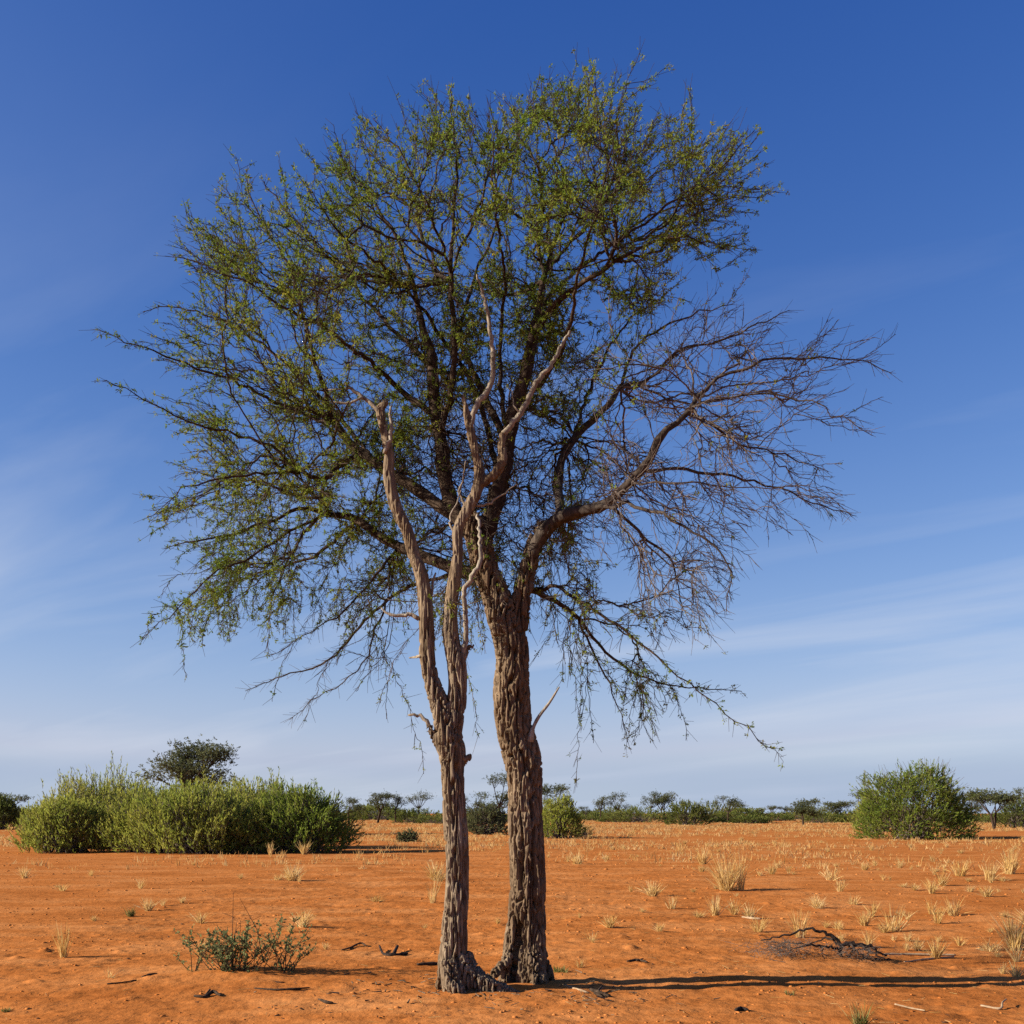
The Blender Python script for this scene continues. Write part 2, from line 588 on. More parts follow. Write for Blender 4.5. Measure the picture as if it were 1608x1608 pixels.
M = {
    'sand': sand_mat(),
    'bark': bark_mat('grey_brown_bark', [(0.076, 0.052, 0.034), (0.220, 0.160, 0.105), (0.36, 0.272, 0.183), (0.66, 0.59, 0.52)]),
    'dead': bark_mat('dead_wood', [(0.082, 0.058, 0.040), (0.240, 0.184, 0.126), (0.40, 0.325, 0.235), (0.70, 0.61, 0.50)], zs=0.10, scale=30, bump=0.5),
    'bleached': bark_mat('bleached_wood', [(0.13, 0.110, 0.086), (0.34, 0.298, 0.238), (0.52, 0.470, 0.390), (0.84, 0.75, 0.65)], zs=0.12, scale=40, bump=0.6),
    'limb': bark_mat('dark_limb_bark', [(0.030, 0.021, 0.015), (0.070, 0.049, 0.035), (0.145, 0.102, 0.072), (0.7, 0.66, 0.62)], zs=0.5, scale=24),
    'bare_limb': bark_mat('bare_limb_bark', [(0.036, 0.029, 0.024), (0.085, 0.068, 0.056), (0.17, 0.140, 0.115), (0.7, 0.66, 0.62)], zs=0.5, scale=24),
    'twig': bark_mat('twig_bark', [(0.035, 0.026, 0.021), (0.068, 0.050, 0.040), (0.13, 0.10, 0.080), (0.8, 0.77, 0.74)], zs=1, scale=9, bump=0.0),
    'bare_twig': bark_mat('bare_twig_bark', [(0.070, 0.056, 0.048), (0.150, 0.122, 0.104), (0.29, 0.240, 0.200), (0.8, 0.77, 0.74)], zs=1, scale=9, bump=0.0),
    'char': bark_mat('blackened_wood', [(0.018, 0.014, 0.012), (0.04, 0.03, 0.026), (0.10, 0.075, 0.06), (0.7, 0.7, 0.7)], zs=0.5, scale=24),
    'straw_stick': bark_mat('pale_stick', [(0.28, 0.19, 0.11), (0.42, 0.31, 0.20), (0.52, 0.42, 0.30), (0.9, 0.85, 0.8)], zs=1, scale=20, bump=0.0),
    'leaf': leaf_mat('acacia_leaf', [(0.22, (0.075, 0.130, 0.020)), (0.50, (0.150, 0.205, 0.027)), (0.78, (0.255, 0.235, 0.036))], 0.45, gain=1.42),
    'bush_leaf': leaf_mat('thorn_bush_leaf', [(0.22, (0.170, 0.220, 0.040)), (0.50, (0.290, 0.320, 0.055)), (0.80, (0.385, 0.365, 0.080))], 0.48, clump=0.6, gain=1.35),
    'round_leaf': leaf_mat('green_bush_leaf', [(0.22, (0.120, 0.190, 0.032)), (0.50, (0.205, 0.275, 0.042)), (0.80, (0.290, 0.310, 0.055))], 0.47, clump=0.7, gain=1.15),
    'far_leaf': leaf_mat('far_tree_leaf', [(0.22, (0.075, 0.095, 0.045)), (0.50, (0.120, 0.135, 0.060)), (0.80, (0.165, 0.165, 0.075))], 0.3, clump=0.3),
    'far_bush': leaf_mat('far_bush_leaf', [(0.22, (0.100, 0.140, 0.035)), (0.50, (0.170, 0.200, 0.045)), (0.80, (0.230, 0.225, 0.060))], 0.35, clump=0.2),
    'shrub_leaf': leaf_mat('shrub_leaf', [(0.22, (0.120, 0.165, 0.070)), (0.50, (0.220, 0.255, 0.105)), (0.80, (0.340, 0.340, 0.140))], 0.45, clump=6),
    'straw': leaf_mat('dry_straw', [(0.22, (0.62, 0.39, 0.12)), (0.50, (0.78, 0.54, 0.21)), (0.80, (0.90, 0.70, 0.36))], 0.45, clump=1.5),
    'far_straw': leaf_mat('far_dry_straw', [(0.22, (0.54, 0.31, 0.10)), (0.50, (0.64, 0.40, 0.15)), (0.80, (0.76, 0.54, 0.25))], 0.45, clump=0.4),
    'fresh': leaf_mat('fresh_grass', [(0.22, (0.11, 0.13, 0.03)), (0.50, (0.20, 0.20, 0.06)), (0.80, (0.42, 0.33, 0.14))], 0.3, clump=6),
}

# ------------------------------------------------------------------ ground, one sheet to the horizon
def build_ground():
    xs = [0.0]
    while xs[-1] < 4500:
        x = xs[-1]
        xs.append(x + (0.036 if x < 5.6 else 0.036 * 1.10 ** min(80, (len(xs) - 155))))
    xs = np.array(sorted([-x for x in xs[1:]] + xs))
    ys = [7.4]
    while ys[-1] < 6000:
        y = ys[-1]
        ys.append(y + max(0.032, 0.00020 * (y * y)) if y < 60 else y + 0.72 * 1.07 ** (len(ys) - _n60) if False else y + max(0.032, 0.00020 * min(y * y, 4000) * (1 if y < 64 else (y / 64.0) ** 1.6)))
    lo = []
    y, s = 7.4, 0.032
    while y > -600:
        s *= 1.16
        y -= s
        lo.append(y)
    ys = np.array(lo[::-1] + ys)
    X, Y = np.meshgrid(xs, ys)
    Z = ground_z(X, Y)
    # sand heaped at the foot of the tree
    for px, py, rad, amp in ((726, 1556, 0.50, 0.015), (830, 1548, 0.55, 0.015), (780, 1556, 0.5, 0.01), (380, 1530, 0.7, 0.05), (1310, 1500, 0.7, 0.03)):
        yy = gdist(py)
        xx = (px - CX) / F_PX * yy
        Z += amp * np.exp(-((X - xx) ** 2 + (Y - yy) ** 2) / (rad * rad))
    V = np.stack([X, Y, Z], -1).reshape(-1, 3)
    ny, nx = X.shape
    i = np.arange(ny - 1)[:, None] * nx + np.arange(nx - 1)[None]
    Q = np.stack([i, i + 1, i + nx + 1, i + nx], -1).reshape(-1, 4)
    me = np_mesh('ground', V, [Q], smooth=True)
    tag(add_obj('ground', me, M['sand']), kind='structure')


build_ground()


# ------------------------------------------------------------------ remeshed trunks with carved bark
def trunk_mesh(name, paths, voxel, bark_fn):
    Vs, Qs, Ts, off = [], [], [], 0
    for p in paths:
        V, Q, T = tube(p, 16)
        Vs.append(V)
        Qs.append(Q + off)
        Ts.append(T + off)
        off += len(V)
    me = np_mesh(name + '_raw', np.concatenate(Vs), [np.concatenate(Qs), np.concatenate(Ts)])
    o = bpy.data.objects.new(name + '_raw', me)
    COL.objects.link(o)
    md = o.modifiers.new('r', 'REMESH')
    md.mode = 'VOXEL'
    md.voxel_size = voxel
    dg = bpy.context.evaluated_depsgraph_get()
    ev = bpy.data.meshes.new_from_object(o.evaluated_get(dg))
    n = len(ev.vertices)
    co = np.empty(n * 3, np.float32)
    ev.vertices.foreach_get('co', co)
    co = co.reshape(-1, 3).astype(float)
    nt_ = len(ev.polygons)
    lt = np.empty(nt_, np.int32)
    ev.polygons.foreach_get('loop_total', lt)
    li = np.empty(len(ev.loops), np.int32)
    ev.loops.foreach_get('vertex_index', li)
    Q = li.reshape(-1, 4) if (lt == 4).all() else None
    bpy.data.objects.remove(o)
    if Q is None:
        raise RuntimeError('remesh gave non-quads')
    for _ in range(3):      # smooth out the voxel steps
        acc = np.zeros_like(co)
        cnt = np.zeros(n)
        for a, b in ((0, 1), (1, 2), (2, 3), (3, 0)):
            np.add.at(acc, Q[:, a], co[Q[:, b]])
            np.add.at(acc, Q[:, b], co[Q[:, a]])
            np.add.at(cnt, Q[:, a], 1)
            np.add.at(cnt, Q[:, b], 1)
        co = co * 0.4 + 0.6 * acc / np.maximum(cnt, 1)[:, None]
    fn = np.cross(co[Q[:, 2]] - co[Q[:, 0]], co[Q[:, 3]] - co[Q[:, 1]])
    nr = np.zeros_like(co)
    for a in range(4):
        np.add.at(nr, Q[:, a], fn)
    nr /= np.maximum(np.linalg.norm(nr, axis=1), 1e-12)[:, None]
    co = co + nr * bark_fn(co)[:, None]
    bpy.data.meshes.remove(ev)
    return np_mesh(name, co, [Q], smooth=False)


def bark_live(c):
    x, y, z = c.T
    wx = 0.030 * pn(x * 6, y * 6, z * 3.2)
    wy = 0.030 * pn(x * 6 + 9, y * 6, z * 3.2 + 5)
    n1 = pn((x + wx) * 23, (y + wy) * 23, z * 2.6)
    g1 = sstep(0.0, 0.13, np.abs(n1)) - 1
    n2 = pn((x + wx) * 40 + 7, (y + wy) * 40, z * 6.5)
    g2 = sstep(0.0, 0.20, np.abs(n2)) - 1
    n3 = pn(x * 60, y * 60, z * 26)
    px = CX + x / y * F_PX
    py = HOR - (z - EYE) / y * F_PX
    front = (y < Y1 - 0.02)
    crack = np.exp(-((px - 819 - 3 * np.sin(py / 16)) / 3.6) ** 2) * sstep(1318, 1350, py) * (1 - sstep(1404, 1425, py))
    crack = crack + np.exp(-((px - 813 + (py - 1470) * 0.10) / 4.0) ** 2) * sstep(1440, 1470, py)
    crack = crack + 0.6 * np.exp(-((px - 838 + 2 * np.sin(py / 13)) / 3.0) ** 2) * sstep(1290, 1330, py) * (1 - sstep(1480, 1500, py))
    return 0.012 + 0.072 * g1 + 0.026 * g2 + 0.006 * n3 + 0.035 * pn(x * 4.5, y * 4.5, z * 2.6) - 0.075 * crack * front


def bark_dead(c):
    x, y, z = c.T
    wx = 0.02 * pn(x * 6, y * 6, z * 2.2)
    n1 = pn((x + wx) * 29, (y - wx) * 29, z * 2.0)
    low = 1 - sstep(2.6, 3.6, z)
    g1 = sstep(0.0, 0.14, np.abs(n1)) - 1
    n2 = pn((x + wx) * 52 + 3, y * 52, z * 4.5)
    g2 = sstep(0.0, 0.22, np.abs(n2)) - 1
    return 0.004 + (0.013 + 0.044 * low) * g1 + (0.007 + 0.012 * low) * g2 + 0.018 * pn(x * 6, y * 6, z * 3.5) * (0.4 + 0.6 * low)


Y1, Y2 = 10.14, 9.62            # depth of the living and of the dead trunk


def trace(pts, Y0, k=None):
    """(px, py, width_px[, depth offset]) -> rows x,y,z,r"""
    out = []
    for p in pts:
        Y = Y0 + (p[3] if len(p) > 3 else 0.0)
        v = P(p[0], p[1], Y)
        out.append((v.x, v.y, v.z, p[2] * 0.5 * Y / F_PX))
    return np.array(out)


tree_base = Vector(((775 - CX) / F_PX * 9.9, 9.9, 0))
tree = empty('acacia_tree', (0, 0, 0))
tag(tree, 'tall twin-trunked thorn tree with sparse green crown and bare right side', 'tree')

live_paths = [catmull(trace(p, Y1), 0.05) for p in [
    [(836, 1580, 58), (835, 1550, 53), (834, 1500, 47), (834, 1450, 46), (830, 1400, 52), (827, 1340, 55), (824, 1280, 53), (823, 1220, 53), (814, 1170, 55), (805, 1120, 54), (803, 1080, 53), (806, 1040, 49), (802, 1005, 52), (790, 970, 50), (776, 930, 42), (762, 890, 40), (752, 850, 38), (742, 815, 34)],
    [(802, 1020, 44), (812, 985, 32), (818, 950, 28), (824, 915, 26), (832, 880, 26), (842, 850, 25), (858, 828, 24)],
    [(818, 1400, 34), (813, 1440, 32), (807, 1475, 28), (801, 1505, 23), (796, 1535, 22), (792, 1570, 22)],
    [(835, 1500, 34, -0.06), (842, 1530, 26, -0.14), (850, 1560, 18, -0.22)],
    [(845, 1490, 24, 0.10), (856, 1525, 20, 0.16), (868, 1555, 14, 0.2)],
    [(800, 1500, 15, -.05), (786, 1520, 12, -.10), (768, 1535, 10, -.16), (752, 1556, 9, -.2)],
]]
dead_paths = [catmull(trace(p, Y2), 0.05) for p in [
    [(726, 1590, 64), (721, 1560, 55), (716, 1530, 48), (713, 1500, 44), (714, 1460, 41), (718, 1400, 37), (718, 1340, 37), (714, 1270, 36), (711, 1210, 38), (707, 1170, 43), (699, 1130, 38), (689, 1100, 30), (677, 1065, 26), (671, 1030, 25), (670, 990, 24), (668, 950, 22), (662, 905, 21), (650, 872, 19), (640, 835, 18.5), (625, 805, 19), (615, 772, 18.5), (610, 742, 17), (611, 711, 15), (606, 689, 14), (601, 664, 13.5), (597, 642, 14), (606, 631, 10)],
    [(704, 1170, 32), (713, 1130, 32), (718, 1085, 29), (717, 1045, 31), (709, 1005, 25), (707, 955, 21), (714, 910, 19), (719, 866, 16), (719, 832, 16), (735, 799, 18), (748, 773, 18), (753, 742, 16), (747, 711, 14), (740, 682, 13), (733, 650, 10), (727, 621, 6)],
    [(718, 1195, 26), (729, 1193, 15), (736, 1188, 9)],
    [(740, 790, 15), (754, 762, 14), (774, 747, 15), (790, 722, 15), (787, 698, 12), (790, 681, 11)],
    [(720, 1500, 40), (733, 1530, 46, -.02), (752, 1548, 42, -.05), (776, 1557, 36, -.06), (800, 1563, 26, -.08), (826, 1572, 14, -.1)],
    [(706, 1510, 30, -.08), (712, 1545, 28, -.16), (728, 1572, 20, -.24)],
    [(732, 1500, 22, .03), (744, 1520, 17, .05), (757, 1533, 14, .08), (775, 1543, 12, .12), (792, 1550, 10, .2)],
    [(700, 1500, 22, .06), (693, 1535, 18, .1), (690, 1560, 12, .14)],
    [(742, 1535, 20, -.1), (768, 1545, 17, -.12), (790, 1556, 13, -.1)],
    [(702, 1190, 22), (690, 1172, 12), (679, 1155, 8.5), (673, 1138, 8)],
    [(726, 1030, 16), (734, 1018, 11), (744, 1013, 5)],
]]
add_obj('trunk', trunk_mesh('trunk', live_paths, 0.0075, bark_live), M['bark'], tree)
dead = add_obj('dead_trunk', trunk_mesh('dead_trunk', dead_paths, 0.0072, bark_dead), M['dead'], tree)
tag(dead, 'pale dead forked trunk with broken bleached tops')

dead_twigs = [
    [(790, 681, 10), (803, 667, 9.5), (818, 649, 9.5), (831, 624, 9), (843, 600, 8.5), (856, 584, 7), (870, 566, 6.5), (880, 546, 6), (895, 520, 4.5)],
    [(740, 672, 9), (743, 650, 9), (753, 630, 9.5), (767, 613, 9.5), (773, 587, 8.5), (774, 555, 8), (770, 518, 6.5), (764, 487, 6), (756, 456, 5), (749, 431, 3)],
    [(720, 1040, 12, 0), (731, 1010, 10, -.03), (731, 962, 9, -.08), (729, 928, 9, -.1), (741, 905, 9, -.12), (755, 882, 8.5, -.12), (754, 862, 7, -.12), (752, 835, 6.5, -.1), (750, 808, 5, -.05)],
    [(598, 648, 10), (587, 638, 8), (571, 623, 7), (553, 611, 6), (541, 601, 3.5)],
    [(571, 624, 5), (548, 632, 4.5), (520, 631, 3)],
    [(604, 712, 8, -.04), (610, 696, 7.5, -.06), (615, 678, 7, -.06), (613, 650, 5, -.04), (616, 636, 3)],
    [(553, 611, 4), (536, 610, 3.5), (516, 612, 2.5)],
    [(658, 972, 9), (646, 965, 7.5), (630, 966, 6.5), (612, 964, 5.5), (599, 955, 3)],
    [(674, 1142, 8), (670, 1132, 7.5), (660, 1124, 7), (642, 1123, 4.5)],
    [(674, 1028, 8), (652, 1031, 5), (643, 1033, 3)],
    [(672, 1000, 5, .05), (676, 950, 6, .05), (678, 925, 5, .05), (684, 900, 3.5, .05)],
    [(736, 800, 6), (726, 786, 5), (722, 770, 4), (728, 748, 3), (733, 720, 1.5)],
    [(716, 838, 5), (706, 822, 4), (712, 800, 3), (722, 778, 2), (725, 765, 1.2)],
    [(745, 795, 5), (765, 792, 4.5), (780, 782, 3.5), (798, 770, 2.5), (812, 760, 1.2)],
    [(818, 650, 4), (808, 640, 3), (806, 628, 2), (800, 610, 1)],
]
for t in dead_twigs:
    thick = 0.95 if t in dead_twigs[:2] else 0.85
    pth = catmull(trace([(q[0], q[1], q[2] * thick, *q[3:]) for q in t], Y2), 0.03)
    pth[1:-1, :3] += np.random.default_rng(len(t)).normal(size=(len(pth) - 2, 3)) * 0.006
    add_obj('dead_branch', tube_mesh('dead_branch', [pth], 9, 0.18), M['bleached'], dead)
stub = catmull(trace([(832, 1165, 12), (836, 1146, 7), (847, 1124, 5.5), (863, 1103, 4.5), (878, 1079, 2.5)], Y1 - 0.1), 0.04)
add_obj('dead_stub', tube_mesh('dead_stub', [stub], 8, 0.3), M['bleached'], tree)

# ------------------------------------------------------------------ limbs traced from the photograph, each with its own depth
# (px, py, width_px, depth offset)
LIMBS = [
    # C: central leader
    dict(p=[(752, 850, 30, 0), (722, 815, 28, .05), (703, 775, 26, .12), (696, 735, 25, .18), (692, 690, 24, .22), (684, 645, 22, .25), (680, 600, 20, .3), (679, 560, 17, .33), (664, 520, 14, .35), (655, 470, 11, .4), (640, 420, 9, .5), (622, 370, 7.5, .55), (595, 335, 6, .6), (565, 285, 4, .6), (530, 255, 2.5, .6)]),
    dict(p=[(690, 680, 15, .2), (705, 630, 13, .1), (712, 580, 13, .05), (712, 500, 12, 0), (709, 420, 10, -.05), (711, 340, 8, -.1), (716, 260, 6, -.1), (710, 190, 4, -.1), (707, 140, 2, -.1)]),
    # D: big upper right leader
    dict(p=[(755, 860, 34, 0), (772, 810, 30, .05), (786, 760, 28, .1), (796, 705, 26, .1), (806, 650, 24, .1), (821, 605, 22, .1), (831, 560, 20, .12), (838, 522, 18, .15), (848, 478, 14, .2), (852, 440, 12, .25), (868, 388, 10, .25), (886, 335, 8, .2), (893, 300, 7, .15), (876, 250, 5, .1), (858, 200, 3.5, .1), (850, 130, 1.5, .1)]),
    dict(p=[(838, 522, 15, .12), (868, 482, 13, -.1), (905, 452, 11, -.25), (945, 427, 9.5, -.4), (985, 400, 8, -.5), (1030, 380, 6, -.6), (1080, 372, 4, -.7), (1150, 395, 2, -.7)]),
    dict(p=[(852, 440, 10, .25), (880, 400, 8, .5), (912, 365, 7.5, .7), (940, 335, 7, .8), (958, 290, 6, .9), (974, 240, 5, .9), (968, 190, 3.5, .9), (985, 130, 2, .9)]),
    dict(p=[(945, 427, 7, -.4), (985, 375, 6, -.5), (1030, 335, 5.5, -.6), (1080, 300, 4.5, -.7), (1130, 260, 3, -.7), (1185, 205, 1.5, -.7)]),
    # diagonal inner stem
    dict(p=[(796, 700, 15, .1), (775, 650, 14, .3), (755, 612, 13, .45), (738, 572, 12, .6), (722, 530, 10, .8), (735, 470, 8, 1.0), (760, 400, 6.5, 1.2), (790, 330, 5, 1.3), (808, 250, 3.5, 1.3), (820, 170, 1.8, 1.3)]),
    # B: big bare right limb
    dict(p=[(832, 880, 24, 0), (852, 838, 24, -.1), (885, 810, 22, -.25), (925, 800, 19, -.4), (953, 790, 18, -.5), (992, 755, 16, -.6), (1020, 720, 15, -.65), (1034, 691, 15, -.7), (1063, 663, 13, -.7), (1084, 645, 12, -.7), (1098, 620, 9, -.7), (1127, 595, 8, -.7), (1169, 578, 7, -.75), (1198, 567, 6, -.8), (1240, 563, 5, -.8), (1339, 563, 3, -.8), (1400, 586, 1.5, -.8)], bare=1),
    dict(p=[(992, 758, 10, -.6), (1012, 740, 9, -.5), (1041, 735, 8, -.4), (1080, 738, 7.5, -.3), (1116, 744, 6.5, -.2), (1169, 751, 5.5, -.1), (1222, 766, 4, 0), (1275, 790, 3, 0), (1340, 810, 1.5, 0)], bare=1),
    dict(p=[(935, 797, 11, -.45), (975, 793, 9, -.8), (1010, 797, 8, -1.0), (1056, 815, 7, -1.2), (1105, 844, 5, -1.3), (1134, 868, 4, -1.3), (1146, 900, 3, -1.3), (1141, 960, 1.5, -1.3)], bare=1),
    dict(p=[(960, 795, 8, -.5), (992, 822, 7, -.3), (1017, 850, 6, -.1), (1050, 870, 5, 0), (1063, 910, 3.5, .05), (1077, 985, 1.5, .05)], bare=1),
    dict(p=[(1080, 650, 8, -.7), (1105, 659, 6, -.5), (1141, 684, 5, -.3), (1187, 705, 4, -.1), (1258, 722, 2.5, 0), (1300, 740, 1.5, 0)], bare=1),
    dict(p=[(1088, 640, 7, -.7), (1115, 632, 5.5, -.9), (1151, 623, 5, -1.0), (1222, 620, 4, -1.1), (1290, 640, 3, -1.2), (1370, 684, 1.5, -1.2)], bare=1),
    # E: mid right limb
    dict(p=[(880, 812, 16, -.2), (878, 770, 15, .1), (880, 735, 15, .2), (896, 695, 14, .3), (931, 659, 13, .4), (963, 627, 12, .45), (977, 606, 10, .5), (1020, 595, 7, .55), (1048, 570, 6, .6), (1077, 545, 5.5, .6), (1134, 535, 4.5, .7), (1190, 510, 3, .7), (1240, 487, 1.5, .7)], bare=1),
    dict(p=[(975, 612, 9, .5), (981, 580, 8, .6), (1000, 545, 6, .8), (1040, 515, 5, .9), (1085, 495, 3.5, .9), (1150, 478, 2, .9)], bare=0.6),
    dict(p=[(900, 690, 9, .3), (915, 640, 8, .7), (935, 590, 7, 1.0), (960, 540, 5.5, 1.2), (990, 500, 4, 1.3), (1040, 470, 2, 1.3)]),
    # F: lower left limb
    dict(p=[(770, 905, 26, 0), (735, 900, 22, .1), (700, 888, 20, .15), (662, 872, 18, .2), (625, 858, 17, .2), (592, 840, 16, .15), (556, 815, 14, .1), (515, 806, 11, 0), (469, 800, 9, -.1), (430, 815, 7, -.2), (380, 835, 5.5, -.3), (310, 850, 3.5, -.4), (258, 862, 1.5, -.4)]),
    dict(p=[(515, 806, 8, 0), (470, 825, 7, -.4), (430, 850, 6, -.6), (385, 880, 5, -.8), (330, 905, 3.5, -.9), (280, 955, 2.5, -1), (225, 1000, 1.2, -1)]),
    dict(p=[(560, 818, 9, .1), (530, 845, 8, .5), (500, 870, 7, .8), (450, 890, 5.5, 1.0), (390, 905, 4, 1.2), (320, 935, 2.5, 1.2), (295, 1000, 1.2, 1.2)]),
    # G: left limbs
    dict(p=[(722, 815, 22, .05), (690, 795, 20, .05), (645, 762, 19, 0), (600, 735, 18, -.1), (562, 707, 16, -.15), (540, 685, 15, -.2), (521, 661, 13, -.2), (487, 644, 10, -.2), (443, 635, 8, -.2), (391, 609, 6.5, -.2), (310, 578, 5, -.2), (230, 547, 3, -.2), (150, 517, 1.5, -.2)]),
    dict(p=[(562, 710, 12, -.15), (530, 735, 11, -.5), (500, 752, 10, -.6), (469, 738, 8.5, -.7), (426, 700, 7, -.8), (374, 683, 6, -.8), (304, 665, 4.5, -.9), (239, 635, 3, -.9), (167, 597, 1.5, -.9)]),
    dict(p=[(522, 662, 11, -.2), (505, 600, 10, 0), (486, 540, 8.5, .1), (473, 475, 7, .2), (462, 430, 6, .2), (425, 370, 4.5, .2), (398, 320, 3, .2), (385, 272, 1.5, .2)]),
    dict(p=[(692, 660, 14, .2), (640, 620, 12, .2), (595, 580, 10, .0), (545, 540, 8.5, -.5), (495, 505, 7, -1.0), (440, 478, 5.5, -1.1), (380, 440, 4, -1.2), (310, 412, 2.5, -1.2), (265, 403, 1.2, -1.2)]),
    dict(p=[(600, 738, 12, -.1), (560, 690, 10, .5), (520, 640, 9, .9), (470, 590, 7.5, 1.2), (410, 540, 6, 1.4), (340, 500, 4, 1.5), (270, 480, 2.5, 1.5), (225, 490, 1.2, 1.5)]),
    dict(p=[(470, 742, 7, -.7), (430, 745, 6, -1.0), (370, 745, 5, -1.2), (310, 760, 3.5, -1.3), (260, 785, 2, -1.3), (242, 808, 1.2, -1.3)]),
    dict(p=[(680, 580, 12, .3), (640, 540, 10, .8), (590, 490, 8.5, 1.2), (540, 430, 7, 1.5), (490, 380, 5, 1.7), (440, 320, 3, 1.8), (415, 285, 1.5, 1.8)]),
    dict(p=[(709, 430, 8, -.05), (690, 370, 6.5, -.4), (665, 310, 5.5, -.7), (635, 250, 4, -.8), (605, 210, 2.5, -.8), (585, 185, 1.2, -.8)]),
    # forward limbs in front of the leader
    dict(p=[(786, 760, 14, .1), (770, 690, 12, .5), (745, 610, 10.5, .9), (700, 540, 9, .8), (650, 470, 7.5, .3), (590, 410, 6, -.4), (530, 360, 4, -.9), (490, 300, 2, -1.2)]),
    dict(p=[(806, 650, 13, .1), (848, 600, 11, 0), (880, 550, 10, -.2), (900, 490, 8, -.6), (910, 420, 6.5, -1.1), (935, 340, 5, -1.4), (960, 260, 3.5, -1.5), (1000, 190, 1.6, -1.5)]),
    dict(p=[(796, 690, 12, .1), (788, 620, 10, .3), (785, 540, 9, .3), (792, 450, 7.5, 0), (782, 360, 6, -.7), (775, 280, 4, -1.2), (780, 195, 1.6, -1.4)]),
    dict(p=[(850, 478, 9, .2), (900, 430, 8, 1.0), (960, 385, 6.5, 1.5), (1020, 340, 5, 1.7), (1090, 320, 3.5, 1.8), (1165, 310, 2, 1.8), (1222, 300, 1, 1.8)]),
    # K: lower right drooping branches
    dict(p=[(824, 915, 15, 0), (842, 930, 12, .3), (883, 950, 10, .5), (908, 972, 9, .6), (933, 1000, 8, .7), (962, 1034, 6.5, .8), (1000, 1060, 5, .8), (1050, 1078, 3.5, .8), (1110, 1080, 2.5, .8), (1165, 1086, 1.2, .8)]),
    dict(p=[(842, 925, 10, .2), (880, 925, 8, -.2), (930, 955, 7, -.4), (980, 990, 6, -.5), (1030, 1030, 4.5, -.6), (1080, 1075, 3.2, -.6), (1140, 1120, 2.4, -.6), (1190, 1160, 1.8, -.6), (1230, 1196, 1, -.6)]),
    dict(p=[(908, 972, 6, .6), (930, 1020, 5, 1.0), (950, 1060, 4, 1.1), (970, 1110, 2.5, 1.1), (985, 1165, 1.2, 1.1)]),
    # L: thin bare lower left branches
    dict(p=[(760, 900, 13, 0), (700, 905, 9, .5), (645, 920, 8, .8), (605, 943, 7, .9), (565, 985, 6, .9), (515, 1038, 4.5, .9), (445, 1060, 2.8, .9), (385, 1085, 1.2, .9)], bare=.8),
    dict(p=[(605, 943, 5, .9), (590, 990, 4.5, .8), (560, 1050, 3, .8), (500, 1095, 2, .8), (455, 1130, 1.2, .8)], bare=.7),
    dict(p=[(625, 860, 8, .2), (600, 890, 6.5, -.2), (570, 925, 5, -.4), (540, 960, 4, -.5), (500, 985, 2.5, -.5), (420, 1030, 1.2, -.5)]),
]

OUTLINE = np.array([(148, 516), (215, 535), (222, 490), (262, 510), (300, 470), (290, 440), (262, 402), (310, 385), (300, 370), (345, 340), (322, 312), (360, 290), (385, 265), (440, 290), (485, 300), (490, 243), (530, 215), (585, 180), (640, 195), (690, 150), (707, 135), (735, 165), (780, 190), (815, 145), (850, 115), (880, 140), (925, 120), (968, 82), (985, 120), (1055, 100), (1020, 160), (1040, 185), (1085, 180), (1110, 215), (1190, 200), (1165, 240), (1185, 280), (1225, 300), (1190, 325), (1150, 345), (1130, 370), (1175, 380), (1140, 410), (1180, 430), (1145, 445), (1070, 440), (1060, 465), (1105, 465), (1165, 475), (1245, 485), (1290, 515), (1375, 538), (1400, 585), (1340, 600), (1300, 610), (1375, 655), (1370, 685), (1300, 690), (1290, 730), (1325, 755), (1350, 805), (1290, 800), (1240, 830), (1270, 885), (1215, 880), (1175, 850), (1150, 900), (1145, 980), (1100, 1010), (1060, 985), (1020, 1000), (1060, 1065), (1165, 1085), (1110, 1095), (1230, 1195), (1150, 1125), (1090, 1100), (1085, 1160), (1040, 1100), (985, 1165), (960, 1090), (915, 1150), (880, 1060), (850, 1030), (840, 960), (760, 960), (745, 1050), (752, 1160), (720, 1010), (640, 1020), (610, 1130), (590, 1080), (545, 1030), (455, 1130), (500, 1060), (385, 1085), (480, 1040), (530, 985), (480, 960), (420, 1030), (400, 960), (365, 1005), (330, 985), (290, 1060), (285, 975), (225, 1000), (280, 955), (225, 945), (290, 915), (230, 905), (300, 870), (255, 863), (310, 835), (240, 810), (270, 740), (310, 705), (235, 690), (290, 660), (190, 615), (165, 595), (260, 600), (215, 560)], float)
BARE = np.array([(965, 600), (1010, 545), (1065, 462), (1420, 440), (1420, 920), (1150, 1010), (1060, 1000), (960, 930), (900, 880), (905, 720)], float)


def in_poly(x, y, poly):
    n = len(poly)
    ins = np.zeros(len(x), bool)
    j = n - 1
    for i in range(n):
        xi, yi = poly[i]
        xj, yj = poly[j]
        c = ((yi > y) != (yj > y)) & (x < (xj - xi) * (y - yi) / (yj - yi + 1e-12) + xi)
        ins ^= c
        j = i
    return ins


def edge_dist(x, y, poly):
    best = np.full(len(x), 1e9)
    for i in range(len(poly)):
        a, b = poly[i - 1], poly[i]
        d = b - a
        t = np.clip(((x - a[0]) * d[0] + (y - a[1]) * d[1]) / (d @ d), 0, 1)
        best = np.minimum(best, np.hypot(x - a[0] - t * d[0], y - a[1] - t * d[1]))
    return best


def back_shift(x, y):
    return 1.0 * sstep(730, 520, x) * sstep(540, 680, y)


